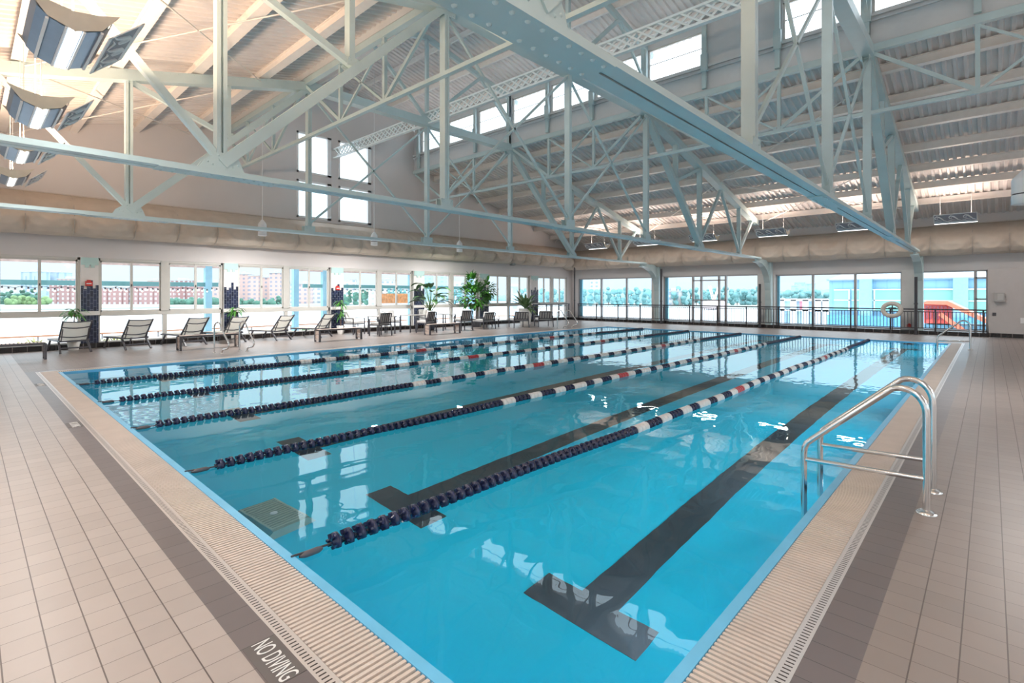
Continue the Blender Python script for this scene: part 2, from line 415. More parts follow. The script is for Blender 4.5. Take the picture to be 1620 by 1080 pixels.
# engraved NO DIVING plates set in the dark tile band
def text_mesh(name, txt, size, matl, parent, M, stretch=1.0):
    cu = bpy.data.curves.new(name, 'FONT'); cu.body = txt; cu.size = size; cu.align_x = 'CENTER'; cu.align_y = 'CENTER'; cu.extrude = 0.0006
    ob = bpy.data.objects.new(name, cu); COL.objects.link(ob)
    dg = bpy.context.evaluated_depsgraph_get(); me = bpy.data.meshes.new_from_object(ob.evaluated_get(dg))
    bpy.data.objects.remove(ob); me.transform(Matrix.Diagonal((1, stretch, 1, 1))); me.transform(M)
    me.materials.clear(); me.materials.append(matl)
    o = bpy.data.objects.new(name, me); COL.objects.link(o); o.parent = parent; return o
M_PAINT = mat('white_paint', (0.85, 0.84, 0.82), 0.5)
for lab, px, py in (('NO DIVING tile nearest the camera beside the grating', .925, 2.293), ('NO DIVING tile on the near deck beside the middle lanes', .925, 8.22),
                    ('NO DIVING tile by the near left corner of the pool', .925, 12.3)):
    t = thing('no_diving_tile', 'dark grey '+lab, 'sign', (px, py, 0))
    MB().box(-.07, .07, -.165, .165, 0, .002).build('tile', M_DTILE_Y.copy() if False else mat('sign_tile', (0.13, 0.115, 0.11), 0.4), t)
    R = Matrix(((0, 1, 0, 0), (-1, 0, 0, 0), (0, 0, 1, 0.003), (0, 0, 0, 1)))
    text_mesh('lettering', 'NO DIVING', .062, M_PAINT, t, R, 1.9)

# ------------------------------------------------------------------ walls
def wall_grid(b, u0, u1, z0, z1, holes, P, roof=None, step=None):
    """cells of a wall in (u,z), P(u,z,side)->xyz"""
    us = {u0, u1}; zs = {z0, z1}
    for h in holes: us |= {h[0], h[1]}; zs |= {h[2], h[3]}
    if step:
        k = u0
        while k < u1: us.add(round(k, 3)); k += step
    us = sorted(u for u in us if u0 <= u <= u1); zs = sorted(zs)
    for i in range(len(us)-1):
        for j in range(len(zs)-1):
            a, c, d, e = us[i], us[i+1], zs[j], zs[j+1]
            mu, mz = (a+c)/2, (d+e)/2
            if any(h[0] <= mu <= h[1] and h[2] <= mz <= h[3] for h in holes): continue
            ta, tc_ = (e, e) if roof is None else (min(e, roof(a)), min(e, roof(c)))
            if max(ta, tc_) <= d+1e-4: continue
            ta, tc_ = max(ta, d), max(tc_, d)
            q = [(a, d), (c, d), (c, tc_), (a, ta)]
            vs = [P(u, z, 0) for u, z in q]+[P(u, z, 1) for u, z in q]
            b.add(vs, [(0,1,2,3), (7,6,5,4), (0,4,5,1), (1,5,6,2), (2,6,7,3), (3,7,4,0)])
    return b
# bays of the gable wall: columns (x0,x1)
GC = [(-1.75, -1.3), (2.36, 2.77), (6.23, 6.69), (10.23, 10.76), (14.34, 14.92), (18.55, 19.2), (22.66, 23.3)]
HEAD, SILL, MIDR, LOWB = 2.70, 1.07, .95, .13
bays = [(-5.4, -1.75)]+[(GC[i][1], GC[i+1][0]) for i in range(len(GC)-1)]+[(23.3, 26.3)]
gholes = [(a, c, LOWB, HEAD) for a, c in bays]
UP = [(8.85, 10.27, 6.38, 7.98), (10.6, 12.12, 6.38, 7.98), (8.85, 10.27, 4.62, 6.1), (10.6, 12.12, 4.62, 6.1)]
b = MB()
wall_grid(b, XB, XF, -.3, 10.6, gholes+UP, lambda u, z, s: (u, YL+.25*s, z), roof=lambda x: zroof(x)+.02, step=.5)
struct(b.build('wall_north', M_WALL))
fbays = [(13.39, 19.23), (7.62, 12.93), (2.72, 7.3)]
fbays = [(14.05, 19.23), (8.37, 13.39), (2.70, 7.59), (0.07, 2.06)]
fh = [(a, c, .16, 2.60 if a > 5 else 2.55) for a, c in fbays]
b = MB(); wall_grid(b, YB, YL+.25, -.3, 4.75, fh, lambda u, z, s: (XF+.25*s, u, z)); struct(b.build('wall_east', M_WALL))
# the two walls behind the camera, with their own windows
sh = [(x, x+3.2, .9, 2.9) for x in (-5, -.5, 4, 8.5, 13, 17.5, 22)]+[(8.85, 12.1, 4.6, 7.9)]
b = MB(); wall_grid(b, XB, XF, -.3, 10.6, sh, lambda u, z, s: (u, YB-.25*s, z), roof=lambda x: zroof(x)+.02, step=.5); struct(b.build('wall_south', M_WALL))
wh = [(y, y+4.2, .3, 2.9) for y in (-8, -2.5, 3, 8.6, 14.2)]
b = MB(); wall_grid(b, YB, YL+.25, -.3, 4.75, wh, lambda u, z, s: (XB-.25*s, u, z)); struct(b.build('wall_west', M_WALL))
# projecting closet wall with the junction box, at the right end of the far wall
struct(MB().box(26.35, XF-.002, YB+.01, 0.05, 0, 2.55).build('wall_closet', mat('closet_paint', (0.56, 0.53, 0.52), 0.7, var=0.02)))
# curb of black tile
struct(MB().box(XB, XF-.002, YL-.16, YL-.002, 0, .15).build('baseboard_north', M_CURB_X))
struct(MB().box(26.2, XF-.002, 0.06, YL-.17, 0, .15).build('baseboard_east', M_CURB_Y))
struct(MB().box(26.32, 26.349, YB+.01, 0.05, 0, .15).build('baseboard_closet', M_CURB_Y))

# ------------------------------------------------------------------ windows
wn_ = [0]
def window_n():
    wn_[0] += 1; n = bpy.data.objects.new('window_%d' % wn_[0], None); COL.objects.link(n); n['kind'] = 'structure'; return n
def gable_bay(x0, x1, big=True):
    w = window_n(); w.location = (x0, YL, 0); L = x1-x0
    f = MB(); y0, y1 = .02, .16
    xm = L/2; pw = .11
    f.box(0, L, y0, y1, MIDR-.01, SILL); f.box(0, L, y0, y1, HEAD-.07, HEAD); f.box(0, L, y0+.01, y1, LOWB, LOWB+.05)
    f.box(xm-pw, xm+pw, y0-.02, y1, SILL, HEAD); f.box(xm-.06, xm+.06, y0, y1, LOWB, MIDR)
    f.box(0, .06, y0, y1, LOWB, HEAD); f.box(L-.06, L, y0, y1, LOWB, HEAD)
    f.build('window_frame', M_FRAME, w)
    for (a, c) in ((.06, xm-pw), (xm+pw, L-.06)):
        m = (a+c)/2; s = MB(); d0, d1 = .05, .10
        s.box(a, c, d0, d1, SILL, SILL+.05); s.box(a, c, d0, d1, HEAD-.12, HEAD-.07)
        s.box(a, a+.04, d0, d1, SILL, HEAD-.07); s.box(c-.04, c, d0, d1, SILL, HEAD-.07); s.box(m-.035, m+.035, d0-.02, d1, SILL, HEAD-.07)
        s.build('sash', M_FRAME, w)
        MB().box(m-.01, m+.01, .0, .03, 1.85, 1.92).build('latch', M_BLACK, w)
        MB().box(a+.04, c-.04, .075, .08, SILL+.05, HEAD-.12).build('glass', M_GLASS, w)
        MB().box(a, c, .085, .09, LOWB+.05, MIDR).build('glass', M_GLASS, w)
for a, c in bays: gable_bay(a, c)
def fixed_window(x0, x1, z0, z1):
    w = window_n(); w.location = (x0, YL, z0); L = x1-x0; H = z1-z0; f = MB()
    f.box(0, L, -.03, .12, 0, .07).box(0, L, -.03, .12, H-.07, H).box(0, .07, -.03, .12, 0, H).box(L-.16, L, -.03, .12, 0, H)
    f.build('window_frame', mat('white_frame', (0.85, 0.86, 0.87), 0.5, var=0.01), w)
    MB().box(.07, L-.16, .05, .055, .07, H-.07).build('glass', M_GLASS, w)
    if x0 > 10: MB().tube([(L*.47, .0, .1), (L*.47, .0, H)], .006, 5).build('blind_cord', M_FRAME, w)
for u in UP: fixed_window(*u)
M_GREY = mat('grey_mullion', (0.42, 0.41, 0.42), 0.45, var=0.03)
def far_bay(y0, y1, z1, mull, hor=None, band=None):
    w = window_n(); w.location = (XF, y0, 0); L = y1-y0; f = MB()
    f.box(.02, .14, 0, .05, .16, z1).box(.02, .14, L-.05, L, .16, z1).box(.02, .14, 0, L, z1-.06, z1).box(.02, .14, 0, L, .16, .2)
    for m in mull: f.box(.0, .13, m-y0-.045, m-y0+.045, .16, z1)
    if hor:
        for zz in hor[2]: f.box(.0, .12, hor[0]-y0, hor[1]-y0, zz-.03, zz+.03)
    f.build('window_frame', M_GREY, w)
    MB().box(.07, .075, .05, L-.05, .2, z1-.06).build('glass', M_GLASS, w)
    if band: MB().box(.1, .2, L-band, L-.01, .16, z1).build('blue_reveal', mat('blue_reveal', (0.16, 0.50, 0.66), 0.5), w)
far_bay(14.05, 19.23, 2.60, (17.52, 15.76), band=.22)
far_bay(8.37, 13.39, 2.60, (11.71, 11.26, 10.32, 9.97), (9.97, 11.71, (1.3, 2.34)), band=.2)
far_bay(2.70, 7.59, 2.55, (6.0, 4.35), band=.15)
far_bay(0.07, 2.06, 2.55, (0.42,), (0.12, .42, (1.42, 2.24)))
# pilasters between the gable windows with their mosaic and teal stepped caps
cn = 0
wh_ = ['beside the camera end of the window wall', 'with red alarm box, left of the second window pair', 'behind the pool ladder', 'with red alarm box, middle of the window wall',
       'behind the bird of paradise plant', 'behind the tall leafy fig tree', 'behind the spiky agave near the far corner']
for i, (a, c) in enumerate(GC):
    p = thing('tiled_pilaster', 'cream pilaster with dark blue mosaic, '+wh_[i], 'pilaster', ((a+c)/2, YL-.052, 0)); wdt = c-a
    MB().box(-wdt/2, wdt/2, -.05, .05, 0.0, HEAD).build('shaft', M_CREAM, p)
    MB().box(-wdt/2-.03, wdt/2+.03, -.10, .0, .98, 1.10).build('band', M_CREAM, p)
    m = MB(); top = 1.86
    for k in range(6):
        cw = wdt/6; hh = [0.0, -.10, -.02, .16, -.08, .02][k]
        m.box(-wdt/2+k*cw, -wdt/2+(k+1)*cw, -.07, -.049, 1.10, top+hh)
    m.box(-wdt/2, wdt/2, -.07, -.049, .151, .98)
    m.build('mosaic', M_MOSAIC, p)
    t = MB(); t.box(-wdt/2, wdt/2, -.07, -.049, 2.48, HEAD)
    for k in (-1, 1): t.box(k*wdt*.17-.045, k*wdt*.17+.045, -.07, -.049, 2.40, 2.48)
    t.build('teal_cap', M_TEAL, p)
for i, (y0, y1) in enumerate(((13.39, 14.05), (7.59, 8.37), (2.06, 2.70))):
    p = thing('wall_pier', ['cream wall pier behind the leftmost curved steel column', 'cream wall pier behind the middle curved steel column', 'cream wall pier behind the steel column by the life ring'][i], 'pier', (XF-.05, (y0+y1)/2, 0))
    MB().box(-.12, .049, -(y1-y0)/2, (y1-y0)/2, .15, 2.62).build('shaft', M_CREAM, p)

# ------------------------------------------------------------------ roof
def corrugated(xa, xb, za, zb, y0=YB-.2, y1=YL+.2, per=.2, amp=.05):
    b = MB(); ys = []; y = y0
    while y < y1:
        ys += [(y, 0), (y+per*.30, 0), (y+per*.42, amp), (y+per*.88, amp)]; y += per
    n = len(ys); vs = [(xa, y, za+h) for y, h in ys]+[(xb, y, zb+h) for y, h in ys]
    b.add(vs, [(i, i+1, n+i+1, n+i) for i in range(n-1)]); return b
def ceil(b, nm): o = b.build(nm, M_DECK, fix=False); struct(o); return o
ceil(corrugated(14.44, 27.3, zroof(14.44), zroof(27.3)), 'ceiling')
ceil(corrugated(-6.7, 6.36, zroof(-6.7), zroof(6.36)), 'ceiling_west')
ceil(corrugated(10.4, 15.0, 10.32, 9.29), 'ceiling_monitor_east')
ceil(corrugated(5.8, 10.4, 9.29, 10.32), 'ceiling_monitor_west')
# purlins
pos = ['highest', 'second highest', 'third', 'fourth', 'fifth', 'sixth', 'lowest']
for sd, nm in ((1, 'east'), (-1, 'west')):
    for k in range(7):
        x = XC+sd*(5.2+1.5*k); z = zroof(x)
        b = MB().box(-.035, .0, YB-YB*0, YL-.001, -.21, .0) if False else MB()
        b.box(-.02, .02, YB, YL, -.22, .0); b.box(-.10, .10, YB, YL, -.235, -.215); b.box(-.06, .06, YB, YL, -.02, .0)
        o = b.build('purlin', M_PURL, loc=(x, 0, z))
        tag(o, '%s long roof purlin counted from the monitor on the %s slope' % (pos[k], 'window side' if sd > 0 else 'lamp-lit near'), 'purlin', 'roof purlins')
for sd in (1, -1):
    for k in range(3):
        x = XC+sd*(.7+1.45*k); z = zroof(x)-.01
        o = MB().box(-.04, .04, YB, YL, -.16, 0).build('purlin', M_TEAL if False else M_PURL, loc=(x, 0, z-.02))
        tag(o, '%s purlin under the raised ridge roof, %s side' % (['topmost', 'middle', 'lowest'][k], 'far' if sd > 0 else 'near'), 'purlin', 'ridge roof purlins')
# monitor side walls with clerestory windows
M_FASC = mat('fascia_paint', (0.66, 0.68, 0.69), 0.55, var=0.02)
dy = 5.725/3
cy = [TRY[2]+dy*k for k in (3, 2, 1, 0)]
cy = sorted([TRY[0]-dy*k for k in range(1, 6)]+[TRY[0]+dy*k for k in range(0, 10)])
for X, nm in ((MX1, 'east'), (MX0, 'west')):
    holes = []
    for i in range(len(cy)-1):
        if nm == 'east' and abs((cy[i]+cy[i+1])/2-4.96) < .3: continue
        holes.append((cy[i]+.10, cy[i+1]-.10, 8.14, 9.12))
    b = MB(); s = 1 if X > XC else -1
    wall_grid(b, YB, YL, 7.42, 9.48, holes, lambda u, z, k: (X+s*(.02+.12*k), u, z))
    struct(b.build('wall_monitor_'+nm, M_FASC))
    for h in holes:
        w = window_n(); w.location = (X+s*.08, h[0], h[2]); L = h[1]-h[0]; H = h[3]-h[2]
        f = MB().box(-.03, .03, 0, L, 0, .04).box(-.03, .03, 0, L, H-.04, H).box(-.03, .03, 0, .04, 0, H).box(-.03, .03, L-.04, L, 0, H)
        f.box(-.012, .012, 0, L, H*.52, H*.52+.02)
        f.build('window_frame', M_FRAME, w); MB().box(-.003, .003, .04, L-.04, .04, H-.04).build('glass', M_GLASS, w)
    # posts and sill rail: visible teal steel
    for y in cy:
        o = MB().box(-.05, .05, -.06, .06, 7.42, 9.3).box(-.07, .03, -.09, .09, 7.9, 8.4).build('monitor_post', M_STEEL, loc=(X-s*.08, y, 0))
        tag(o, 'pale green steel post between clerestory windows, %s side, %s from the gable wall' % ('far' if s > 0 else 'near', ORD[len(cy)-1-cy.index(y)]), 'post', 'clerestory posts on the %s side' % ('far' if s > 0 else 'near'))
    for zz, hh in ((8.02, .04), (7.9, .02)):
        pass
    struct(MB().box(-.03*s-.03, -.03*s+.03, YB, YL, 8.04, 8.12).box(-.03*s-.02, -.03*s+.02, YB, YL, 7.93, 7.96).build('trim_%d' % (1 if s > 0 else 2), M_FASC, loc=(X, 0, 0)))

# ------------------------------------------------------------------ roof trusses (along X), one master and copies
def channel_post(b, p, q, w=.16, t=.05, d=.16):
    """two channels with a slot between them"""
    p, q = Vector(p), Vector(q); u = (q-p).normalized(); s = Vector((0,1,0)).cross(u).normalized()
    for k in (-1, 1):
        b.bar(p+s*k*(w/2-t/2), q+s*k*(w/2-t/2), t, d, side=s)
    b.bar(p, q, w*.6, d*.35, side=s)
    return b
def gusset(b, c, pts, y=.09):
    poly = [(c[0]+dx, c[1]+dz) for dx, dz in pts]
    b.prism(poly, 'Y', -y-.008, -y+.008); b.prism(poly, 'Y', y-.008, y+.008)
    rv = []
    for dx, dz in pts:
        for f in (.82, .55): rv.append((c[0]+dx*f, c[1]+dz*f))
    for s in (-1, 1): b.rivets([(x, s*(y+.008), z) for x, z in rv], .016, (0, s, 0))
    return b
def truss(label, y):
    T = thing('roof_truss', label, 'truss', (0, y, 0), group=None)
    ZB = 3.34
    zt = lambda x: zroof(x)-.26-.11 if (x < MX0-.01 or x > MX1+.01) else 7.23
    # bottom chord: plate below, two channels above, riveted splices
    b = MB(); x0, x1 = -4.0, 24.9
    b.box(x0, x1, -.145, -.012, 3.23, 3.245); b.box(x0, x1, .012, .145, 3.23, 3.245)
    b.box(x0, x1, -.135, -.115, 3.245, 3.30); b.box(x0, x1, .115, .135, 3.245, 3.30); b.box(x0, x1, -.115, .115, 3.285, 3.295)  # closing plate between the channels is added to keep the slot dark
    for xs in (2.42, 10.4, 18.4):
        b.box(xs-.75, xs+.75, -.15, .15, 3.218, 3.231)
        for k in range(11):
            for yy in (-.095, .095): b.rivets([(xs-.68+k*.136, yy, 3.218)], .021)
    b.build('bottom_chord', M_STEEL, T)
    # top chord
    b = MB()
    for s in (1, -1):
        b.bar((XC+s*4.0, 0, zt(MX1+.02)), (XC+s*14.2, 0, zroof(XC+14.2)-.37), .26, .22, side=(0,1,0))
        rv = []
        for k in range(60): rv.append((XC+s*(4.2+k*.16), 0, 0))
        for sy in (-1, 1): b.rivets([(x, sy*.132, zroof(x)-.30) for x, _, _ in rv], .012, (0, sy, 0))
    b.bar((MX0-.1, 0, 7.23), (MX1+.1, 0, 7.23), .28, .24, side=(0,1,0))
    b.build('top_chord', M_STEEL, T)
    def post(x, z0, z1, w=.16): channel_post(MB(), (x,0,z0), (x,0,z1), w).build('post', M_STEEL, T)
    def diag(p, q, w=.10, d=.10): MB().bar((p[0],0,p[1]), (q[0],0,q[1]), d, w, side=(0,1,0)).build('diagonal', M_STEEL, T)
    def rod(p, q): MB().bar((p[0],0,p[1]), (q[0],0,q[1]), .05, .05, side=(0,1,0)).build('diagonal', M_STEEL, T)
    post(XC, 3.29, 7.12, .10)
    for s in (1, -1):
        X = lambda v: XC+s*v
        post(X(4.0), 3.29, 7.2, .11); post(X(7.98), 3.29, zt(X(7.98))-.1, .13)
        MB().bar((X(7.98), 0, 3.40), (X(4.0), 0, 7.2), .20, .15, side=(0,1,0)).rivets([(X(7.98-.5*k), sy*.101, 3.42+.475*k) for k in range(1, 8) for sy in (-1, 1)], .016, (0,1,0)).build('main_diagonal', M_STEEL, T)
        post(X(6.02), 5.42, zt(X(6.02))-.1, .10)
        diag((X(6.0), 5.42), (X(7.98), zt(X(7.98))-.1), .10)
        rod((X(4.0), 7.1), (X(0), 3.5)); rod((X(4.0), 3.5), (X(0), 7.1))
        diag((X(7.98), 3.45), (X(10.0), zt(X(10.0))-.1), .09); diag((X(10.0), zt(X(10.0))-.1), (X(12.0), 3.40), .08)
        post(X(12.0), 3.29, zt(X(12.0))-.1, .09); diag((X(12.0), 3.40), (X(13.6), zt(X(13.6))-.1), .09)
    def gp(c, pts, k=.58): gusset(MB(), c, [(x*k, z*k) for x, z in pts], .075).build('gusset_plate', M_STEEL, T)
    for s in (1, -1):
        gp((XC+s*7.98, 3.30), [(-s*.5, -.02), (s*.5, -.02), (s*.38, .2), (s*.1, .42), (-s*.3, .42), (-s*.42, .2)])
        gp((XC+s*4.0, 3.30), [(-.25, -.02), (.25, -.02), (.25, .26), (-.25, .26)])
        gp((XC+s*4.0, 7.2), [(-.4, -.32), (.35, -.32), (.4, .05), (-.4, .05)])
        gp((XC+s*12.0, 3.30), [(-.22, -.02), (.22, -.02), (.14, .25), (-.14, .25)])
        gp((XC+s*6.0, 5.4), [(-.2, -.05), (.2, -.05), (.15, .2), (-.15, .2)])
    gp((XC, 3.30), [(-.3, -.02), (.3, -.02), (.3, .3), (-.3, .3)])
    # monitor frame on top of the truss
    b = MB()
    for s in (1, -1):
        b.bar((XC+s*3.95, 0, 7.3), (XC+s*3.95, 0, 9.3), .12, .12); b.bar((XC, 0, 10.05), (XC+s*4.4, 0, 9.08), .1, .16, side=(0,1,0))
        b.bar((XC, 0, 7.35), (XC+s*2.4, 0, 9.45), .08, .1, side=(0,1,0)); b.bar((XC+s*2.4, 0, 9.45), (XC+s*3.95, 0, 8.1), .06, .08, side=(0,1,0))
    b.bar((XC, 0, 7.35), (XC, 0, 10.0), .1, .1)
    b.build('monitor_frame', M_STEEL, T)
    return T
truss('nearest roof truss whose blue-lit riveted bottom chord crosses overhead from top centre', TRY[0])
truss('middle roof truss behind the nearest one, chord running across the upper left', TRY[1])
truss('farthest roof truss, bottom chord in front of the fabric duct on the window wall', TRY[2])

# lattice girder along the ridge, between Y planes
b = MB()
LG = [YL-.05]+[TRY[2], TRY[1], TRY[0]]
z0, z1 = 7.17, 7.58
M_LATT = mat('pale_lattice_paint', (0.78, 0.84, 0.84), 0.45, var=.03)
g = thing('lattice_girder', 'white criss-cross lattice girder running along the ridge through the trusses', 'girder', (XC, 0, 0))
b.box(-.06, .06, TRY[0]-3.5, YL-.01, z0, z0+.05); b.box(-.06, .06, TRY[0]-3.5, YL-.01, z1-.05, z1)
b.build('flange', M_LATT, g)
b = MB(); y = TRY[0]-3.5; p = .26
while y < YL-.5:
    b.bar((-.03, y, z0+.03), (-.03, y+.48, z1-.03), .02, .042, side=(1,0,0)); b.bar((.03, y+.48, z0+.03), (.03, y, z1-.03), .02, .05, side=(1,0,0)); y += p
b.build('lacing', M_LATT, g)
# longitudinal bracing trusses under the monitor sides
def bracing(x, label):
    t = thing('bracing_truss', label, 'truss', (x, 0, 0))
    ys = [TRY[0]-5.725, TRY[0], TRY[1], TRY[2], YL-.01]
    MB().box(-.05, .05, ys[0], YL-.01, 5.78, 5.86).build('bottom_chord', M_STEEL, t)
    MB().box(-.07, .07, ys[0], YL-.01, 7.22, 7.38).build('top_chord', M_STEEL, t)
    for i in range(4):
        a, c = ys[i], ys[i+1]; n = 3; st = (c-a)/n
        for k in range(1, n): MB().bar((0, a+k*st, 5.84), (0, a+k*st, 7.25), .08, .08).build('post', M_STEEL, t)
        MB().bar((0, a+.1, 7.2), (0, a+st, 5.85), .06, .08).build('diagonal', M_STEEL, t)
        MB().bar((0, c-.1, 7.2), (0, c-st, 5.85), .06, .08).build('diagonal', M_STEEL, t)
        MB().bar((0, a+st, 7.2), (0, a+2*st-.05, 5.85), .05, .05).build('diagonal', M_STEEL, t)
        MB().bar((0, a+2*st, 7.2), (0, a+st+.05, 5.85), .05, .05).build('diagonal', M_STEEL, t)
bracing(MX0-.1, 'long bracing truss between roof trusses on the near side of the ridge, cream lit')
bracing(MX1, 'long bracing truss between roof trusses under the clerestory windows')
# tie rods in the roof slopes
def rods(label, pts, r=.016):
    o = MB()
    for p, q in pts: o.tube([p, q], r, 6)
    o = o.build('tie_rod', mat('rod_paint', (0.80, 0.76, 0.72), 0.5)); tag(o, label, 'tie rod', 'crossed tie rods in the roof')
rz = lambda x: zroof(x)-.33
k = 0
for (ya, yb, nm) in ((TRY[2], YL-.1, 'last'), (TRY[1], TRY[2], 'middle'), (TRY[0], TRY[1], 'first')):
    for (xa, xb, sn) in ((0.7, 5.2, 'near lamp-lit'), (15.6, 20.1, 'upper far'), (20.1, 24.9, 'lower far')):
        rods('pair of crossed tie rods under the %s slope in the %s roof bay' % (sn, nm), [((xa, ya, rz(xa)), (xb, yb, rz(xb))), ((xa, yb, rz(xa)), (xb, ya, rz(xb)))])

# steel columns with curved brackets on the far wall
for i, y in enumerate(TRY):
    c = thing('steel_column', ['pale green steel column with short bracket right of the life ring', 'middle pale green steel column with curved knee bracket', 'leftmost pale green steel column with curved knee bracket'][i], 'column', (26.3, y, 0))
    MB().box(-.02, .28, -.13, .13, .15, 3.3).build('shaft', M_STEEL, c)
    cur = [(-.02, 1.35), (-.04, 1.8), (-.12, 2.15), (-.28, 2.45), (-.52, 2.7), (-.85, 2.9), (-1.3, 3.04), (-1.8, 3.1)]
    MB().prism(cur+[(-1.8, 3.23), (0.2, 3.23), (.2, 1.35)], 'Y', -.03, .03).build('bracket_web', M_STEEL, c)
    f = MB()
    for a, d in zip(cur[:-1], cur[1:]): f.bar((a[0], 0, a[1]), (d[0], 0, d[1]), .26, .03, side=(0,1,0))
    f.build('bracket_flange', M_STEEL, c)
# dark riser pipes beside the columns
for i, (px, lab) in enumerate(((1046, 'dark riser pipe beside the leftmost curved column'), (1202, 'dark riser pipe just left of the middle curved column'), (1449, 'dark riser pipe right of the column by the life ring'), (909, 'thin dark riser pipe in the far corner of the room'))):
    p = at(px, 500, 0, 25.95); r_ = .055 if i != 3 else .04
    z1 = [3.0, 2.1, 2.3, 3.4][i]
    o = MB().tube([(0,0,0), (0,0,z1)], r_, 10).lathe([(r_*1.4, 0), (r_*1.4, .04)], 10, (0,0,0)).lathe([(r_*1.25, 0), (r_*1.25, .06)], 10, (0,0,1.2)).build('riser_pipe', M_BLACK, loc=(p.x, p.y, 0))
    tag(o, lab, 'pipe')

# ------------------------------------------------------------------ fabric ducts
def duct(label, u0, u1, P, seam=1.25, seed=1, ztop=4.5):
    rnd = random.Random(seed)
    prof = [(0.02, ztop), (.30, ztop-.08), (.60, ztop-.24), (.86, ztop-.50), (.97, ztop-.78), (.93, ztop-1.0), (.76, ztop-1.15), (.48, ztop-1.22), (.2, ztop-1.2), (0.02, ztop-1.15)]
    # resample
    m = 60; pts = []
    for i in range(m+1):
        t = i/m*(len(prof)-1); k = min(int(t), len(prof)-2); f = t-k
        pts.append((prof[k][0]*(1-f)+prof[k+1][0]*f, prof[k][1]*(1-f)+prof[k+1][1]*f))
    n = int((u1-u0)/.07); vs = []
    seams = []; u = u0
    while u < u1: seams.append(u); u += seam*rnd.uniform(.8, 1.2)
    seams.append(u1+.5)
    for i in range(n+1):
        u = u0+(u1-u0)*i/n
        k = max(j for j in range(len(seams)) if seams[j] <= u+1e-6); k = min(k, len(seams)-2)
        t = (u-seams[k])/(seams[k+1]-seams[k]); sag = math.sin(PI*t)
        for j, (o, z) in enumerate(pts):
            v = j/m
            w_ = math.exp(-((v-.55)/.27)**2)
            fold = .095*(.6-abs(math.sin(15*(v-.30*sag)+seams[k]*3)))*w_*(1-sag*.45)
            pinch = -.12*math.exp(-(min(t, 1-t)*9)**2)*w_
            q = 1.0+.05*sag*w_+fold+pinch
            vs.append(P(u, o*q, z-.035*sag*w_+.5*fold))
    fs = []
    for i in range(n):
        for j in range(m): a = i*(m+1)+j; fs.append((a, a+1, a+m+2, a+m+1))
    t = thing('fabric_duct', label, 'duct', (0,0,0))
    b = MB(); b.add(vs, fs, True); b.build('fabric', M_FABRIC, t)
    b = MB().tube([P(u0, .03, ztop+.01), P(u1, .03, ztop+.01)], .018, 6); b.build('hanging_cable', mat('cable', (0.65, 0.6, 0.56), 0.5), t)
    for s in seams[1:-1]:
        MB().tube([P(s, o*.94+.0, z) for o, z in pts[::4]], .012, 5, cap=False).build('strap', mat('strap', (0.50, 0.46, 0.42), 0.7), t)
duct('beige fabric-wrapped air duct along the window wall above the loungers', XB+.1, XF-1.1, lambda u, o, z: (u, YL-o, z), seed=3)
duct('beige fabric-wrapped air duct along the far wall above the railing', YB+.1, YL-.02, lambda u, o, z: (XF-o, u, z), seed=5, ztop=4.36)

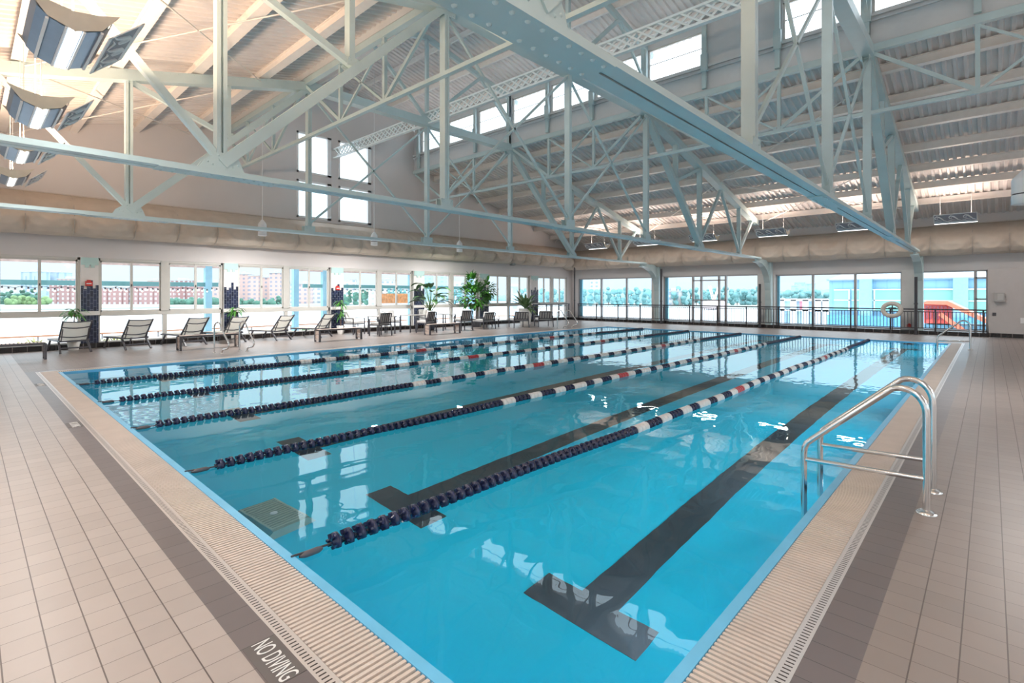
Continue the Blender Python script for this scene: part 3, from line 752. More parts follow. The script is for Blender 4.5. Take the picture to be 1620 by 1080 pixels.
# ------------------------------------------------------------------ pendant uplights
def pend_light(hl=1.13, up=58, ucol=(1.0, .76, .62), tilt=-.75, side=-1):
    t = thing('pendant_uplight', 'x', 'lamp', (0,0,0))
    L = .58
    # curved reflector trough, length along Y
    arc = [(-.30, .16), (-.27, .05), (-.19, -.03), (-.08, -.075), (.08, -.075), (.19, -.03), (.27, .05), (.30, .16)]
    b = MB(); n = len(arc); vs = []
    for y in (-L, L):
        for x, z in arc: vs.append((x, y, z))
        for x, z in arc: vs.append((x*.95, y, z+.012))
    fs = []
    for i in range(n-1): fs += [(i, i+1, 2*n+i+1, 2*n+i), (n+i, n+i+1, 3*n+i+1, 3*n+i)]
    b.add(vs, fs); b.build('reflector', mat('reflector_metal', (0.20, 0.30, 0.42), 0.3, metal=0.5), t)
    MB().box(-.045, .045, -L, L, -.092, -.076).build('lamp_tube', M_LAMP, t)
    b = MB()
    for x in (-.075, .06): b.box(x, x+.018, -L, L, -.09, -.072)
    for x, z in ((.20, -.03), (-.20, -.03)): b.box(x-.012, x+.012, -L, L, z-.02, z)
    b.build('trim_strip', M_WHITE, t)
    for s in (-1, 1):   # crescent ends
        cr_ = [(-.34, .17), (-.2, -.02), (0, -.095), (.2, -.02), (.34, .17), (.18, .12), (0, .09), (-.18, .12)]
        MB().prism(cr_, 'Y', s*L-.008, s*L+.008).build('end_plate', mat('end_plate', (0.62, 0.58, 0.50), 0.5), t)
    for s in (side,):   # flared long side wing with wave scrolls
        X = lambda z: s*(.25+1.1*(z+.07)); e0 = .012*s
        def bar(b_, y0, y1, z0, z1): b_.add([(X(z0), y0, z0), (X(z0), y1, z0), (X(z1), y1, z1), (X(z1), y0, z1), (X(z0)+e0, y0, z0-.004), (X(z0)+e0, y1, z0-.004), (X(z1)+e0, y1, z1-.004), (X(z1)+e0, y0, z1-.004)], [(0,1,2,3), (7,6,5,4), (0,4,5,1), (1,5,6,2), (2,6,7,3), (3,7,4,0)])
        p = MB(); bar(p, -L, L, .165, .19); bar(p, -L, L, -.07, -.05); bar(p, -L, -L+.02, -.07, .19); bar(p, L-.02, L, -.07, .19)
        o = p.build('side_frame', M_WHITE, t)
        w_ = MB()
        for k in range(3):
            c = -L+.22+k*.38
            cv = [(c-.18, -.03), (c-.10, -.005), (c-.04, .05), (c+.02, .10), (c+.09, .125), (c+.14, .09), (c+.13, .045), (c+.08, .035), (c+.06, .06), (c+.09, .08)]
            w_.tube([(X(z)+e0, y, z) for y, z in cv], [.006, .014, .022, .024, .022, .017, .013, .01, .008, .005], 6)
            w_.tube([(X(z-.02)+e0, y, z-.02) for y, z in [(c-.05, 0), (c+.05, .02), (c+.12, 0), (c+.2, -.02)]], [.005, .012, .01, .004], 6)
        w_.build('wave_scroll', M_WHITE, o)
        q_ = MB(); q_.add([(X(-.05)-e0*.3, -L+.02, -.05), (X(-.05)-e0*.3, L-.02, -.05), (X(.165)-e0*.3, L-.02, .165), (X(.165)-e0*.3, -L+.02, .165), (X(-.05), -L+.02, -.052), (X(-.05), L-.02, -.052), (X(.165), L-.02, .163), (X(.165), -L+.02, .163)], [(0,1,2,3), (7,6,5,4), (0,4,5,1), (1,5,6,2), (2,6,7,3), (3,7,4,0)])
        q_.build('back_panel', mat('panel_grey', (0.30, 0.30, 0.34), 0.5), o)
    for s in (-1, 1):
        MB().tube([(0, s*.42, .09), (0, s*.42, hl)], .009, 6).build('hanger_rod', M_WHITE, t)
    ld = bpy.data.lights.new('uplight', 'AREA'); ld.shape = 'RECTANGLE'; ld.size = .4; ld.size_y = 1.0
    ld.energy = up; ld.color = ucol
    lo = bpy.data.objects.new('uplight', ld); COL.objects.link(lo); lo.location = (0, 0, .14); lo.rotation_euler = (PI, tilt, 0); lo.parent = t
    ld = bpy.data.lights.new('downlight', 'AREA'); ld.shape = 'RECTANGLE'; ld.size = .08; ld.size_y = 1.1
    ld.energy = 22; ld.color = (1.0, 0.95, 0.90)
    lo = bpy.data.objects.new('downlight', ld); COL.objects.link(lo); lo.location = (0, 0, -.10); lo.parent = t
    return t
P0 = pend_light()
spots = [(24.0, y) for y in (.9, 3.9, 6.9, 9.9, 12.9, 15.9)]+[(.72, y) for y in (6.9, 9.9, 12.9, 15.9)]+[(24.0, -2.1), (.72, 3.9), (.72, .9), (.72, -2.1)]
lb = ['wave-cut uplight nearest the white closet wall, above the far duct', 'wave-cut uplight behind the big near chord above the far duct', 'wave-cut uplight hanging right of the middle chord end, far wall', 'fourth wave-cut uplight from the right along the far wall',
      'small wave-cut uplight fifth from the right on the far wall', 'small wave-cut uplight nearest the far room corner',
      'largest wave-sided lamp in the top left corner', 'second wave-sided lamp below the largest at the left edge', 'third wave-sided lamp down the left edge, above the middle chord', 'lowest small wave-sided lamp at the left edge',
      'wave-cut uplight beyond the right edge', 'wave-sided lamp above the near deck', 'wave-sided lamp overhead near the camera', 'wave-sided lamp behind the camera']
for i, (x, y) in enumerate(spots):
    zz = 4.22 if x > 10 else 4.18
    if i == 0: o = P0; o.location = (x, y, zz)
    elif i == 6: o = P1 = pend_light(2.07, 130, (1.0, .70, .48), .6, 1); o.location = (x, y, zz)
    else: o = copy_tree(P0 if x > 10 else P1, (x, y, zz))
    o['label'] = lb[i]; o['group'] = 'pendant uplights with wave pattern'
# high bay pendants
def highbay(p, label, r=.15, top=None, en=185):
    t = thing('high_bay_pendant', label, 'lamp', p, group='white high bay pendants')
    MB().lathe([(r*.25, .42), (r*.9, .30), (r, .26), (r, .06)], 18).build('housing', M_WHITE, t)
    MB().lathe([(r*.96, .06), (r*.96, .04)], 18).build('vent_gap', M_BLACK, t)
    MB().lathe([(r, .04), (r, -.10), (r*.95, -.10)], 18).build('shade', M_WHITE, t)
    MB().lathe([(r*.92, -.09), (r*.92, -.095)], 18).build('lens', M_LAMP, t)
    MB().tube([(0,0,.42), (0,0, (top or zroof(p[0])-.005)-p[2])], .012, 6).build('stem', M_WHITE, t)
    ld = bpy.data.lights.new('pendant_light', 'AREA'); ld.shape = 'DISK'; ld.size = r*1.6; ld.energy = en; ld.color = (1, .97, .94)
    lo = bpy.data.objects.new('pendant_light', ld); COL.objects.link(lo); lo.location = (0, 0, -.11); lo.parent = t
    return t
for px, py, lab in ((415, 368, 'white pendant lamp before the duct left of the gable windows'), (592, 384, 'white pendant lamp before the duct below the gable windows'), (727, 395, 'white pendant lamp before the duct right of the gable windows')):
    p = at(px, py, 1, 17.4); highbay((p.x, p.y, p.z), lab, .13)
p = at(1624, 312, 0, 11.0); highbay((p.x, p.y, p.z), 'large white pendant lamp cut off by the right edge', .17, en=70)
for x, y, l in ((16, -7.4, 'added fill pendant outside the view over the side deck, far one'), (5.0, -7.4, 'added fill pendant outside the view over the side deck, near one'), (-2.5, 6.0, 'added fill pendant outside the view left of the camera'), (-2.5, -2.5, 'added fill pendant unseen straight behind the camera'), (10.5, -7.4, 'added fill pendant outside the view by the south wall')):  # unseen pendants, added to fill the hall with light
    highbay((x, y, 3.7), l, .17)

# ------------------------------------------------------------------ far railing
def railing(label, x, y0, y1, posts, z0=.15, along='Y', ztop=1.03):
    t = thing('deck_railing', label, 'railing', (x, y0, 0) if along == 'Y' else (y0, x, 0))
    def P(u, z): return (0, u-y0, z) if along == 'Y' else (u-y0, 0, z)
    def bx(b, u0, u1, za, zb, w):
        if along == 'Y': b.box(-w/2, w/2, u0-y0, u1-y0, za, zb)
        else: b.box(u0-y0, u1-y0, -w/2, w/2, za, zb)
    b = MB(); bx(b, y0, y1, ztop-.05, ztop, .06); b.build('top_rail', M_BLACK, t)
    b = MB(); bx(b, y0, y1, ztop-.14, ztop-.11, .035); bx(b, y0, y1, .24, .27, .035); b.build('cross_rail', M_BLACK, t)
    for p in posts:
        b = MB(); bx(b, p-.028, p+.028, z0, ztop-.03, .044); b.build('post', M_BLACK, t)
    b = MB(); u = y0+.06
    while u < y1: b.tube([P(u, .26), P(u, ztop-.12)], .013, 5, cap=False); u += .115
    o = b.build('balusters', M_BLACK, t); o['kind'] = 'stuff'
railing('long dark metal railing on the tiled curb along the far windows', 26.28, .1, 18.9, [.19, 1.59, 3.03, 4.43, 5.88, 7.31, 8.77, 10.2, 11.66, 13.1, 14.57, 16.01, 17.51, 18.85])
railing('short dark railing behind the armchairs in the far corner', 19.5, 22.7, 26.2, [22.72, 23.9, 25.1, 26.15], along='X')
# life ring on its stand
p = at(1411, 500, 0, 26.1)
t = thing('life_ring', 'white oval life ring hung on a stand before the far railing', 'life ring', (26.1, p.y, 0))
b = MB(); n = 28; pr_ = []
pts = [(-.0, .30*math.cos(2*PI*k/n), .97+.26*math.sin(2*PI*k/n)) for k in range(n+1)]
b.tube(pts, .085, 10, cap=False); b.build('ring', mat('ring_white', (0.72, 0.66, 0.60), 0.6), t)
MB().tube([(.12,0,0), (.12,0,1.25)], .02, 8).build('stand_post', M_CHAR, t)
MB().bar((.11, -.13, 1.05), (.11, .13, 1.05), .03, .03).bar((.10,0,.85), (.10,0,1.1), .04, .04).build('hook', M_BLACK, t)
# wall items on the closet wall
p = at(1581, 470, 0, 26.34)
t = thing('control_box', 'grey metal control box on the closet wall', 'control box', (26.349, p.y, p.z))
MB().box(-.14, 0, -.14, .14, -.17, .17).build('housing', mat('grey_box', (0.42, 0.41, 0.40), 0.4, metal=.3), t)
MB().box(-.15, -.14, -.11, .05, -.10, .13).build('cover', mat('grey_cover', (0.55, 0.54, 0.52), 0.4), t)
p = at(1573, 497, 0, 26.34)
o = MB().box(-.015, 0, -.05, .05, -.06, .06).build('wall_switch', M_CHAR, loc=(26.349, p.y, p.z)); tag(o, 'small dark wall switch below the grey control box', 'switch')
p = at(1618, 507, 0, 26.34)
o = MB().box(-.015, 0, -.12, .12, -.1, .1).build('notice', M_WHITE, loc=(26.349, p.y-.06, p.z)); tag(o, 'small white notice at the right edge of the closet wall', 'notice')
# speaker under the duct
t = thing('ceiling_speaker', 'small dark round speaker under the duct near the far corner', 'speaker', (20.6, 19.2, 3.2))
MB().lathe([(.16, 0), (.17, .06), (.12, .16)], 16).build('body', mat('speaker_body', (0.3, 0.33, 0.33), 0.5), t); MB().lathe([(.13, -.004), (.13, -.01)], 16).build('grille', M_BLACK, t)
MB().tube([(0, 0, .15), (0, .35, .15), (0, .54, .15)], .02, 6).build('bracket', M_CHAR, t)
# red call boxes
for px, py, lab in ((140.5, 448.5, 'red alarm box with white band on the leftmost visible pilaster'), (534, 456, 'red alarm box on the pilaster between loungers and tables')):
    p = at(px, py, 1, YL-.12)
    t = thing('alarm_box', lab, 'alarm box', (p.x, YL-.085, p.z))
    MB().box(-.085, .085, -.07, 0, -.07, .07).box(-.045, .045, -.06, 0, .07, .11).build('box', M_RED, t); MB().box(-.06, .06, -.078, -.07, -.015, .015).build('white_band', M_WHITE, t)

for px, py, lab in ((1438.5, 515, 'small red box low on the pier right of the life ring'), (1039.5, 504.5, 'small red box low on the pier by the leftmost curved column')):
    p = at(px, py, 0, 26.58); t = thing('pull_station', lab, 'alarm box', (26.62, p.y, p.z))
    MB().box(-.06, 0, -.08, .08, -.05, .05).build('box', M_RED, t); MB().lathe([(.05, .05), (.045, .08), (.001, .10)], 12, (-.03, 0, 0)).build('dome', M_RED, t)

# ------------------------------------------------------------------ lane ropes
def fprof(r):
    return [(.012, -.030), (r*.55, -.030), (r*.62, -.016), (r, -.013), (r, .013), (r*.62, .016), (r*.55, .030), (.012, .030)]
fb = {}
for k, m in (('n', M_NAVY), ('w', M_WFLOAT), ('r', M_RFLOAT)):
    b = MB(); b.lathe(fprof(.062) if k == 'n' else [(.012, -.042), (.05, -.042), (.062, -.03), (.062, .03), (.05, .042), (.012, .042)], 12, axis='X')
    if k == 'n':
        for q in range(6):
            a = q*PI/3; b.bar((-.03, .03*math.cos(a), .03*math.sin(a)), (-.03, .058*math.cos(a), .058*math.sin(a)), .02, .014)
    o = b.build('float', m); fb[k] = o.data; bpy.data.objects.remove(o)
def colour(x):
    if x < 5.45 or x > 17.7: return 'n'
    k = int((x-5.45)/.30)
    if k % 2 == 0: return 'w'
    if k in (11, 31): return 'r'
    return 'n'
RY = [3.11, 5.31, 7.51, 9.71, 11.91]
rn = ['nearest lane rope, longest in view with big navy floats', 'second lane rope from the near right side of the pool', 'middle lane rope of the five', 'fourth lane rope, next to the farthest one', 'farthest lane rope, running beside the pool ladder']
for i, y in enumerate(RY):
    t = thing('lane_rope', rn[i], 'lane rope', (0, y, WZ+.012), group='lane ropes')
    rnd = random.Random(i); wob = lambda x: .025*math.sin(x*.7+i)+.012*math.sin(x*2.1+2*i)
    MB().tube([(PX0-.02, 0, .02)]+[(x, wob(x), 0) for x in [1.6+.5*k for k in range(41)]]+[(PX1, 0, .02)], .007, 6).build('cable', M_BLACK, t)
    MB().lathe([(.008, -.09), (.022, -.05), (.022, .03), (.008, .06)], 8, (1.50, 0, .0), axis='X').build('tensioner', M_CHAR, t)
    far = MB(); n = 0; x = 1.66
    while x < 21.75:
        c = colour(x)
        if n < 100:
            f = bpy.data.objects.new('float', fb[c]); COL.objects.link(f); f.parent = t; f.location = (x, wob(x), 0); f.rotation_euler = (n*.9, 0, 0)
        else:
            far.cur = 'nwr'.index(c); far.lathe(fprof(.062) if c == 'n' else [(.012, -.042), (.062, -.03), (.062, .03), (.012, .042)], 10, (x, wob(x), 0), axis='X')
        n += 1; x += .089
    o = far.build('far_floats', [M_NAVY, M_WFLOAT, M_RFLOAT], t, fix=False); o['kind'] = 'stuff'

# ------------------------------------------------------------------ grab rails and ladders
def arc_pts(c, r, a0, a1, n, f):
    return [f(c[0]+r*math.cos(a0+(a1-a0)*k/n), c[1]+r*math.sin(a0+(a1-a0)*k/n)) for k in range(n+1)]
def grab_rail(x, label, y_deck=.34, y_wat=1.14, s=1, ztop=.92, r=.024):
    t = thing('grab_rail', label, 'grab rail', (x, 0, 0), group='stainless pool grab rails')
    Y = lambda v: v
    # path in (y,z): deck post up, big bend, slope down, small bend, down into water
    p = [(y_deck, 0.0), (y_deck, ztop-.22)]
    p += [(y_deck+.15-.15*math.cos(a), ztop-.20+.18*math.sin(a)) for a in [PI*k/16 for k in range(1, 11)]]
    q0 = p[-1]
    e = (y_wat-.06, .40)
    p += [(q0[0]+(e[0]-q0[0])*k/4, q0[1]+(e[1]-q0[1])*k/4) for k in range(1, 5)]
    p += [(y_wat-.025, .365), (y_wat-.005, .32), (y_wat, .27), (y_wat, 0), (y_wat, -.75)]
    MB().tube([(0, a, z) for a, z in p], r, 14).build('rail_tube', M_CHROME, t)
    MB().tube([(0, y_deck, .25), (0, y_wat, .225)], r*.8, 12).build('cross_bar', M_CHROME, t)
    MB().lathe([(.065, 0.0), (.065, .008), (.045, .022), (.026, .03)], 20, (0, y_deck, 0)).build('base_flange', M_CHROME, t)
    return t
grab_rail(4.80, 'front stainless grab rail at the right pool edge')
grab_rail(5.36, 'rear stainless grab rail close behind the front one')
grab_rail(19.75, 'small distant grab rail at the far right pool corner', y_deck=.42, y_wat=1.15, ztop=.86)
def hook_rail(x, y, label, sy=-1, rz=0.0):
    t = thing('ladder_rail', label, 'ladder', (x, y, 0), rz, group='curved pool ladder rails')
    p = [(0, 0), (0, .68)]+[(.14-.14*math.cos(a), .68+.16*math.sin(a)) for a in [PI*k/10 for k in range(1, 8)]]
    p += [(.36, .56), (.5, .38), (.56, .28), (.57, .20), (.52, .14), (.44, .12), (.36, .11), (.31, .07), (.30, 0)]
    MB().tube([(0, sy*a, z) for a, z in p], .022, 12).build('rail_tube', M_CHROME, t)
    MB().lathe([(.05, 0), (.05, .01), (.024, .025)], 14, (0,0,0)).lathe([(.05, 0), (.05, .01), (.024, .025)], 14, (0, sy*.30, 0)).build('base_flange', M_CHROME, t)
hook_rail(4.67, 15.5, 'left curved stainless ladder rail before the loungers', rz=.35); hook_rail(5.35, 15.6, 'right curved stainless ladder rail before the loungers', rz=.35)
hook_rail(19.2, 15.0, 'left curved ladder rail in the far pool corner', rz=.3); hook_rail(19.9, 15.0, 'right curved ladder rail in the far pool corner', rz=.3)
# unseen lamps added in the right pool wall to brighten the water
s = 1
for k in range(8):
    x, y = PX0+1.6+2.7*k, PY0
    t = thing('uw_fill_light', 'added unseen fill lamp in the right pool wall, %s from the near end' % ORD[k], 'lamp', (x, y, -.62), group='added underwater fill lamps')
    MB().lathe([(.13, 0), (.13, s*.012), (.10, s*.02)], 20, axis='Y').build('trim_ring', M_CHROME, t)
    MB().lathe([(.10, s*.016), (.06, s*.024), (.001, s*.027)], 20, axis='Y').build('lens', mat('uw_fill_lens', (.8, .9, .95), .3, emit=(.75, .92, 1, 1.0)), t)
    ld = bpy.data.lights.new('uw_fill_lamp', 'AREA'); ld.shape = 'DISK'; ld.size = .2; ld.energy = UW_FILL; ld.color = (.85, .95, 1)
    lo = bpy.data.objects.new('uw_fill_lamp', ld); COL.objects.link(lo); lo.location = (0, s*.035, 0); lo.rotation_euler = (s*PI/2, 0, 0); lo.parent = t
# grated inlet box on the pool floor
t = thing('floor_inlet', 'grey-green grated box on the pool floor by the near lane', 'inlet box', (1.93, 4.78, PD), .12)
MB().prism([(-.24, 0), (.24, 0), (.17, .14), (-.17, .14)], 'Y', -.3, .3).build('body', mat('inlet_grey', (0.24, 0.34, 0.30), 0.6), t)
b = MB()
for k in range(14): b.box(-.16, .16, -.26+k*.04, -.245+k*.04, .14, .15)
for k in (-1, 1): b.box(k*.16-.01, k*.16+.01, -.27, .29, .14, .155)
b.build('grille', mat('grille_grey', (0.42, 0.52, 0.47), 0.5), t); MB().lathe([(.035, .15), (.03, .17)], 12).build('screw', M_WHITE, t)

# ------------------------------------------------------------------ loungers, benches, chairs, tables
def lounger():
    """length along +Y (foot end), back end at origin"""
    t = thing('sun_lounger', 'x', 'sun lounger')
    W_ = .31
    f = MB()
    for s in (-1, 1): f.bar((s*W_, .35, .33), (s*W_, 1.55, .33), .035, .045)
    f.bar((-W_, 1.55, .33), (W_, 1.55, .33), .04, .04); f.bar((-W_, .35, .32), (W_, .35, .32), .04, .04)
    f.bar((-W_, .30, .14), (W_, .30, .14), .035, .035)
    f.build('frame', M_CHAR, t)
    for s in (-1, 1):
        MB().bar((s*W_, .5, .33), (s*(W_+.02), .22, 0), .045, .045).build('leg', M_CHAR, t)
        MB().bar((s*W_, 1.3, .33), (s*(W_+.02), 1.5, 0), .04, .04).build('leg', M_CHAR, t)
    MB().box(-W_+.02, W_-.02, .5, 1.55, .335, .345).build('seat_sling', M_SLING, t)
    b = MB(); n = 8; vs = []
    for i in range(n+1):
        k = i/n; y = .5-.42*k; z = .35+.52*k+.02*math.sin(PI*k)
        vs += [(-W_+.02, y, z), (0, y-.015+.03*0, z-.01), (W_-.02, y, z)]
    b.add(vs, [(3*i+j, 3*i+j+1, 3*i+j+4, 3*i+j+3) for i in range(n) for j in (0, 1)])
    b.build('back_sling', M_SLING, t)
    b = MB()
    for s in (-1, 1): b.bar((s*W_, .5, .34), (s*W_, .07, .88), .03, .04)
    for k in (.16, .66, .985):
        y = .5-.42*k-.02; z = .35+.52*k
        b.tube([(-W_, y, z+.02*(k < .98)), (-W_*.5, y-.03, z-.005), (0, y-.035, z-.015), (W_*.5, y-.03, z-.005), (W_, y, z+.02*(k < .98))], .017, 6)
    b.bar((-W_*.9, .22, .66), (-W_*.9, .38, .33), .02, .02); b.bar((W_*.9, .22, .66), (W_*.9, .38, .33), .02, .02)
    b.build('back_frame', M_CHAR, t)
    return t
LG0 = lounger()
ls = [(.15, 17.95, .05, 'leftmost sun lounger, cut off behind the slatted bench at the left edge'), (2.12, 18.05, .12, 'sun lounger before the palm and red alarm box pilaster'), (3.55, 18.0, .25, 'third sun lounger from the left, before the second window pair'),
      (5.05, 18.0, .30, 'fourth sun lounger from the left, behind the second slatted bench'), (6.25, 17.95, .38, 'sun lounger behind the curved ladder rails'), (7.75, 17.85, .42, 'second sun lounger from the right end of the row'), (9.35, 17.9, .48, 'rightmost sun lounger, behind the third slatted bench')]
for i, (x, y, a, l) in enumerate(ls):
    o = LG0 if i == 0 else copy_tree(LG0); o.location = (x, y, 0); o.rotation_euler = (0,0,a); o['label'] = 'charcoal framed '+l if len(l.split()) < 14 else l; o['group'] = 'sun loungers along the window wall'
def bench(L=1.55):
    t = thing('slatted_bench', 'x', 'bench')
    b = MB(); b.bar((0, -.16, .39), (L, -.16, .39), .045, .05).bar((0, .16, .39), (L, .16, .39), .045, .05).build('frame', M_CHAR, t)
    b = MB(); x = .03
    while x < L-.02: b.box(x, x+.045, -.15, .15, .40, .418); x += .07
    b.build('seat_slats', M_SLATW, t)
    for x0 in (0, L):
        for s in (-1, 1): MB().bar((x0, s*.16, 0), (x0, s*.16, .40), .05, .06).build('leg', M_CHAR, t)
        b = MB()
        for k in range(8): b.box(x0-.012, x0+.012, -.14, .14, .05+.042*k, .075+.042*k)
        b.build('end_slats', M_SLATW, t)
    return t
B0 = bench()
for i, (x, y, l) in enumerate(((-.18, 17.15, 'low slatted bench cut off by the left edge'), (4.2, 16.95, 'low slatted bench behind the curved ladder rails'), (8.15, 16.6, 'low slatted bench before the rightmost loungers'), (12.5, 16.25, 'low slatted bench before the dining chairs'))):
    o = B0 if i == 0 else copy_tree(B0); o.location = (x, y, 0); o['label'] = l; o['group'] = 'slatted benches by the pool'
def armchair(lounge=False, cushion=True):
    """faces +Y; back at -Y side"""
    t = thing('armchair', 'x', 'chair'); w = .29 if not lounge else .36; d = .27 if not lounge else .38; sh = .42 if not lounge else .34; bh = .86 if not lounge else .74
    f = MB()
    for s in (-1, 1): f.bar((s*w, -d, sh+.22), (s*w, d, sh+.22), .05, .025); f.bar((s*w, -d, sh), (s*w, d, sh), .03, .04)
    f.bar((-w, d, sh), (w, d, sh), .03, .04); f.bar((-w, -d, sh), (w, -d, sh), .03, .04); f.build('frame', M_CHAR, t)
    for s in (-1, 1):
        MB().bar((s*w, d, 0), (s*w, d, sh+.21), .035, .035).build('leg', M_CHAR, t); MB().bar((s*(w+.02), -d-.06, 0), (s*w, -d, sh+.21), .035, .035).build('leg', M_CHAR, t)
    b = MB(); b.bar((-w+.03, -d, sh+.04), (-w+.03, -d-.10, bh), .03, .03).bar((w-.03, -d, sh+.04), (w-.03, -d-.10, bh), .03, .03)
    b.bar((-w+.03, -d-.10, bh), (w-.03, -d-.10, bh), .03, .035).bar((-w+.03, -d-.01, sh+.08), (w-.03, -d-.01, sh+.08), .03, .035)
    for k in range(4): x = (-.6+.4*k)*(w-.03); b.bar((x, -d-.01, sh+.08), (x, -d-.10, bh), .035, .02)
    b.build('slat_back', M_CHAR, t)
    MB().box(-w+.03, w-.03, -d+.03, d-.02, sh+.02, sh+.10).build('seat_cushion', M_CUSH, t)
    b = MB(); b.bar((0, -d+.06, sh+.10), (0, -d-.03, bh+.05), w*2-.10, .08, side=(1,0,0)).build('back_cushion', M_CUSH, t)
    return t
C0 = armchair(); C1 = armchair(True)
cs = [(C0, 11.05, 17.35, .15, 'slat-backed dining chair nearest the third bench, back towards the pool'), (C0, 10.75, 18.75, PI+.2, 'beige dining chair facing the pool beside the small palm pilaster'),
      (C0, 12.45, 18.7, PI-.2, 'beige dining chair facing the pool between the two dining tables'), (C0, 13.15, 17.2, .2, 'slat-backed dining chair behind the left end of the fourth bench'),
      (C0, 15.2, 17.2, -.1, 'slat-backed dining chair right of the fourth bench'), (C0, 14.3, 18.6, PI, 'dining chair facing the pool under the bird of paradise leaves'),
      (C1, 16.55, 17.3, .0, 'low armchair with wooden arm before the fig tree'), (C1, 18.4, 16.75, -.5, 'low armchair before the white pot with agave'), (C1, 19.75, 16.3, -.6, 'rightmost low armchair before the short railing')]
used = set()
for c, x, y, a, l in cs:
    if c.name in used: o = copy_tree(c)
    else: o = c; used.add(c.name)
    o.location = (x, y, 0); o.rotation_euler = (0,0,a); o['label'] = l; o['group'] = 'patio chairs by the windows'
def table(name, label, x, y, L, D, H, cat='table'):
    t = thing(name, label, cat, (x, y, 0))
    MB().box(-L/2, L/2, -D/2, D/2, H-.03, H).build('table_top', mat('table_top', (0.55, 0.52, 0.50), 0.35), t)
    for sx_ in (-1, 1):
        for sy_ in (-1, 1): MB().bar((sx_*(L/2-.05), sy_*(D/2-.05), 0), (sx_*(L/2-.05), sy_*(D/2-.05), H-.03), .04, .04).build('leg', M_CHAR, t)
table('dining_table', 'square dining table between the first pair of dining chairs', 11.6, 18.1, .9, .8, .73)
table('dining_table', 'square dining table left of the bird of paradise plant', 13.2, 18.15, .9, .8, .73)
table('dining_table', 'square dining table behind the right end of the fourth bench', 14.75, 17.95, .8, .8, .73)
table('coffee_table', 'low dark coffee table with a small potted plant on it', 17.55, 17.9, .9, .55, .40)

# ------------------------------------------------------------------ plants
def leaf(b, base, d, L, wd, droop, n=6, fold=.15):
    base = Vector(base); d = Vector(d).normalized(); side = d.cross(Vector((0,0,1))); side = side.normalized() if side.length > .05 else Vector((1,0,0))
    vs = []; p = base.copy(); dd = d.copy()
    for i in range(n+1):
        t = i/n; w_ = wd*math.sin(PI*min(1, .08+.92*t))**.7*(1-.15*t) if i < n else .002
        vs += [p-side*w_, p-Vector((0,0,fold*w_)), p+side*w_]
        dd = (dd+Vector((0,0,-droop/n))).normalized(); p = p+dd*(L/n)
    b.add(vs, [(3*i+j, 3*i+j+1, 3*i+j+4, 3*i+j+3) for i in range(n) for j in (0, 1)], True)
def pot(t, r, h, m, z=0): MB().lathe([(r*.72, z), (r, z+h), (r*.92, z+h), (r*.88, z+h-.03), (.01, z+h-.03)], 20).build('pot', m, t)
def palm(x, y, label, h=1.1, seed=0, ph=.35):
    t = thing('potted_palm', label, 'plant', (x, y, 0)); rnd = random.Random(seed); pot(t, .16, ph, M_POT)
    MB().tube([(0,0,ph-.05), (.02,0,h*.9)], .018, 6).build('stem', M_BARK, t)
    b = MB()
    for (zc, n) in ((h*.62, 22), (h*.95, 26)):
        for k in range(n):
            a = rnd.uniform(0, 2*PI); e = rnd.uniform(.1, 1.2)
            leaf(b, (0,0,zc+rnd.uniform(-.12, .05)), (math.cos(a), math.sin(a), e), rnd.uniform(.34, .52), .030, rnd.uniform(1.2, 2.4), 5)
    b.build('foliage', M_LEAF, t)
palm(2.15, 19.25, 'potted corn palm beside the left tiled pilaster', 1.15, 1); palm(6.45, 19.2, 'potted corn palm behind the ladder rails', 1.15, 2)
palm(10.35, 19.1, 'potted corn palm before the middle alarm box pilaster', 1.35, 3)
def paradise(x, y):
    t = thing('bird_of_paradise', 'large bird of paradise plant with broad banana-like leaves in dark pot', 'plant', (x, y, 0)); rnd = random.Random(4); pot(t, .26, .42, M_POTD)
    st = MB(); lf = MB()
    for k in range(24):
        a = 2*PI*k/24*5+rnd.uniform(-.2, .2); e = rnd.uniform(.6, 1.75); H = rnd.uniform(.75, 1.7)
        q = Vector((math.cos(a), math.sin(a), 0)); tip = q*min(.42, .62/(e+.3)*H)+Vector((0,0,.4+H))
        st.tube([(0,0,.38), tuple(q*.05+Vector((0,0,.4+H*.5))), tuple(tip)], [.02, .014, .008], 5)
        leaf(lf, tip, q+Vector((0,0,e*.7)), rnd.uniform(.5, .75), .15, rnd.uniform(1.0, 2.0), 8, .3)
    st.build('stems', mat('stem_green', (0.10, 0.20, 0.05), 0.5), t); lf.build('foliage', M_LEAFD, t)
paradise(14.35, 18.45)
def fig(x, y):
    t = thing('fig_tree', 'tall fiddle-leaf fig tree with dense oval leaves behind the armchairs', 'plant', (x, y, 0)); rnd = random.Random(5); pot(t, .3, .4, M_POTD)
    st = MB(); st.tube([(0,0,.35), (.02,.0,1.0), (-.2, .0, 1.7)], [.035, .03, .015], 7); st.tube([(.02,0,.9), (.4, .05, 1.5)], [.025, .012], 6)
    st.build('trunk', M_BARK, t); lf = MB()
    for (cx, cz, rx, rz_, n) in ((-.2, 1.55, .95, .6, 330), (-.35, 2.15, .42, .45, 110), (.75, 1.85, .38, .5, 110)):
        for k in range(n):
            v = Vector((rnd.gauss(0, 1), rnd.gauss(0, 1), rnd.gauss(0, 1))).normalized()*rnd.uniform(.5, 1)
            p = Vector((cx+v.x*rx, v.y*rx*.8, cz+v.z*rz_))
            leaf(lf, p, v+Vector((0,0,.5)), rnd.uniform(.2, .32), .075, 1.2, 4, .2)
    lf.build('foliage', M_LEAF, t)
fig(17.3, 18.55)
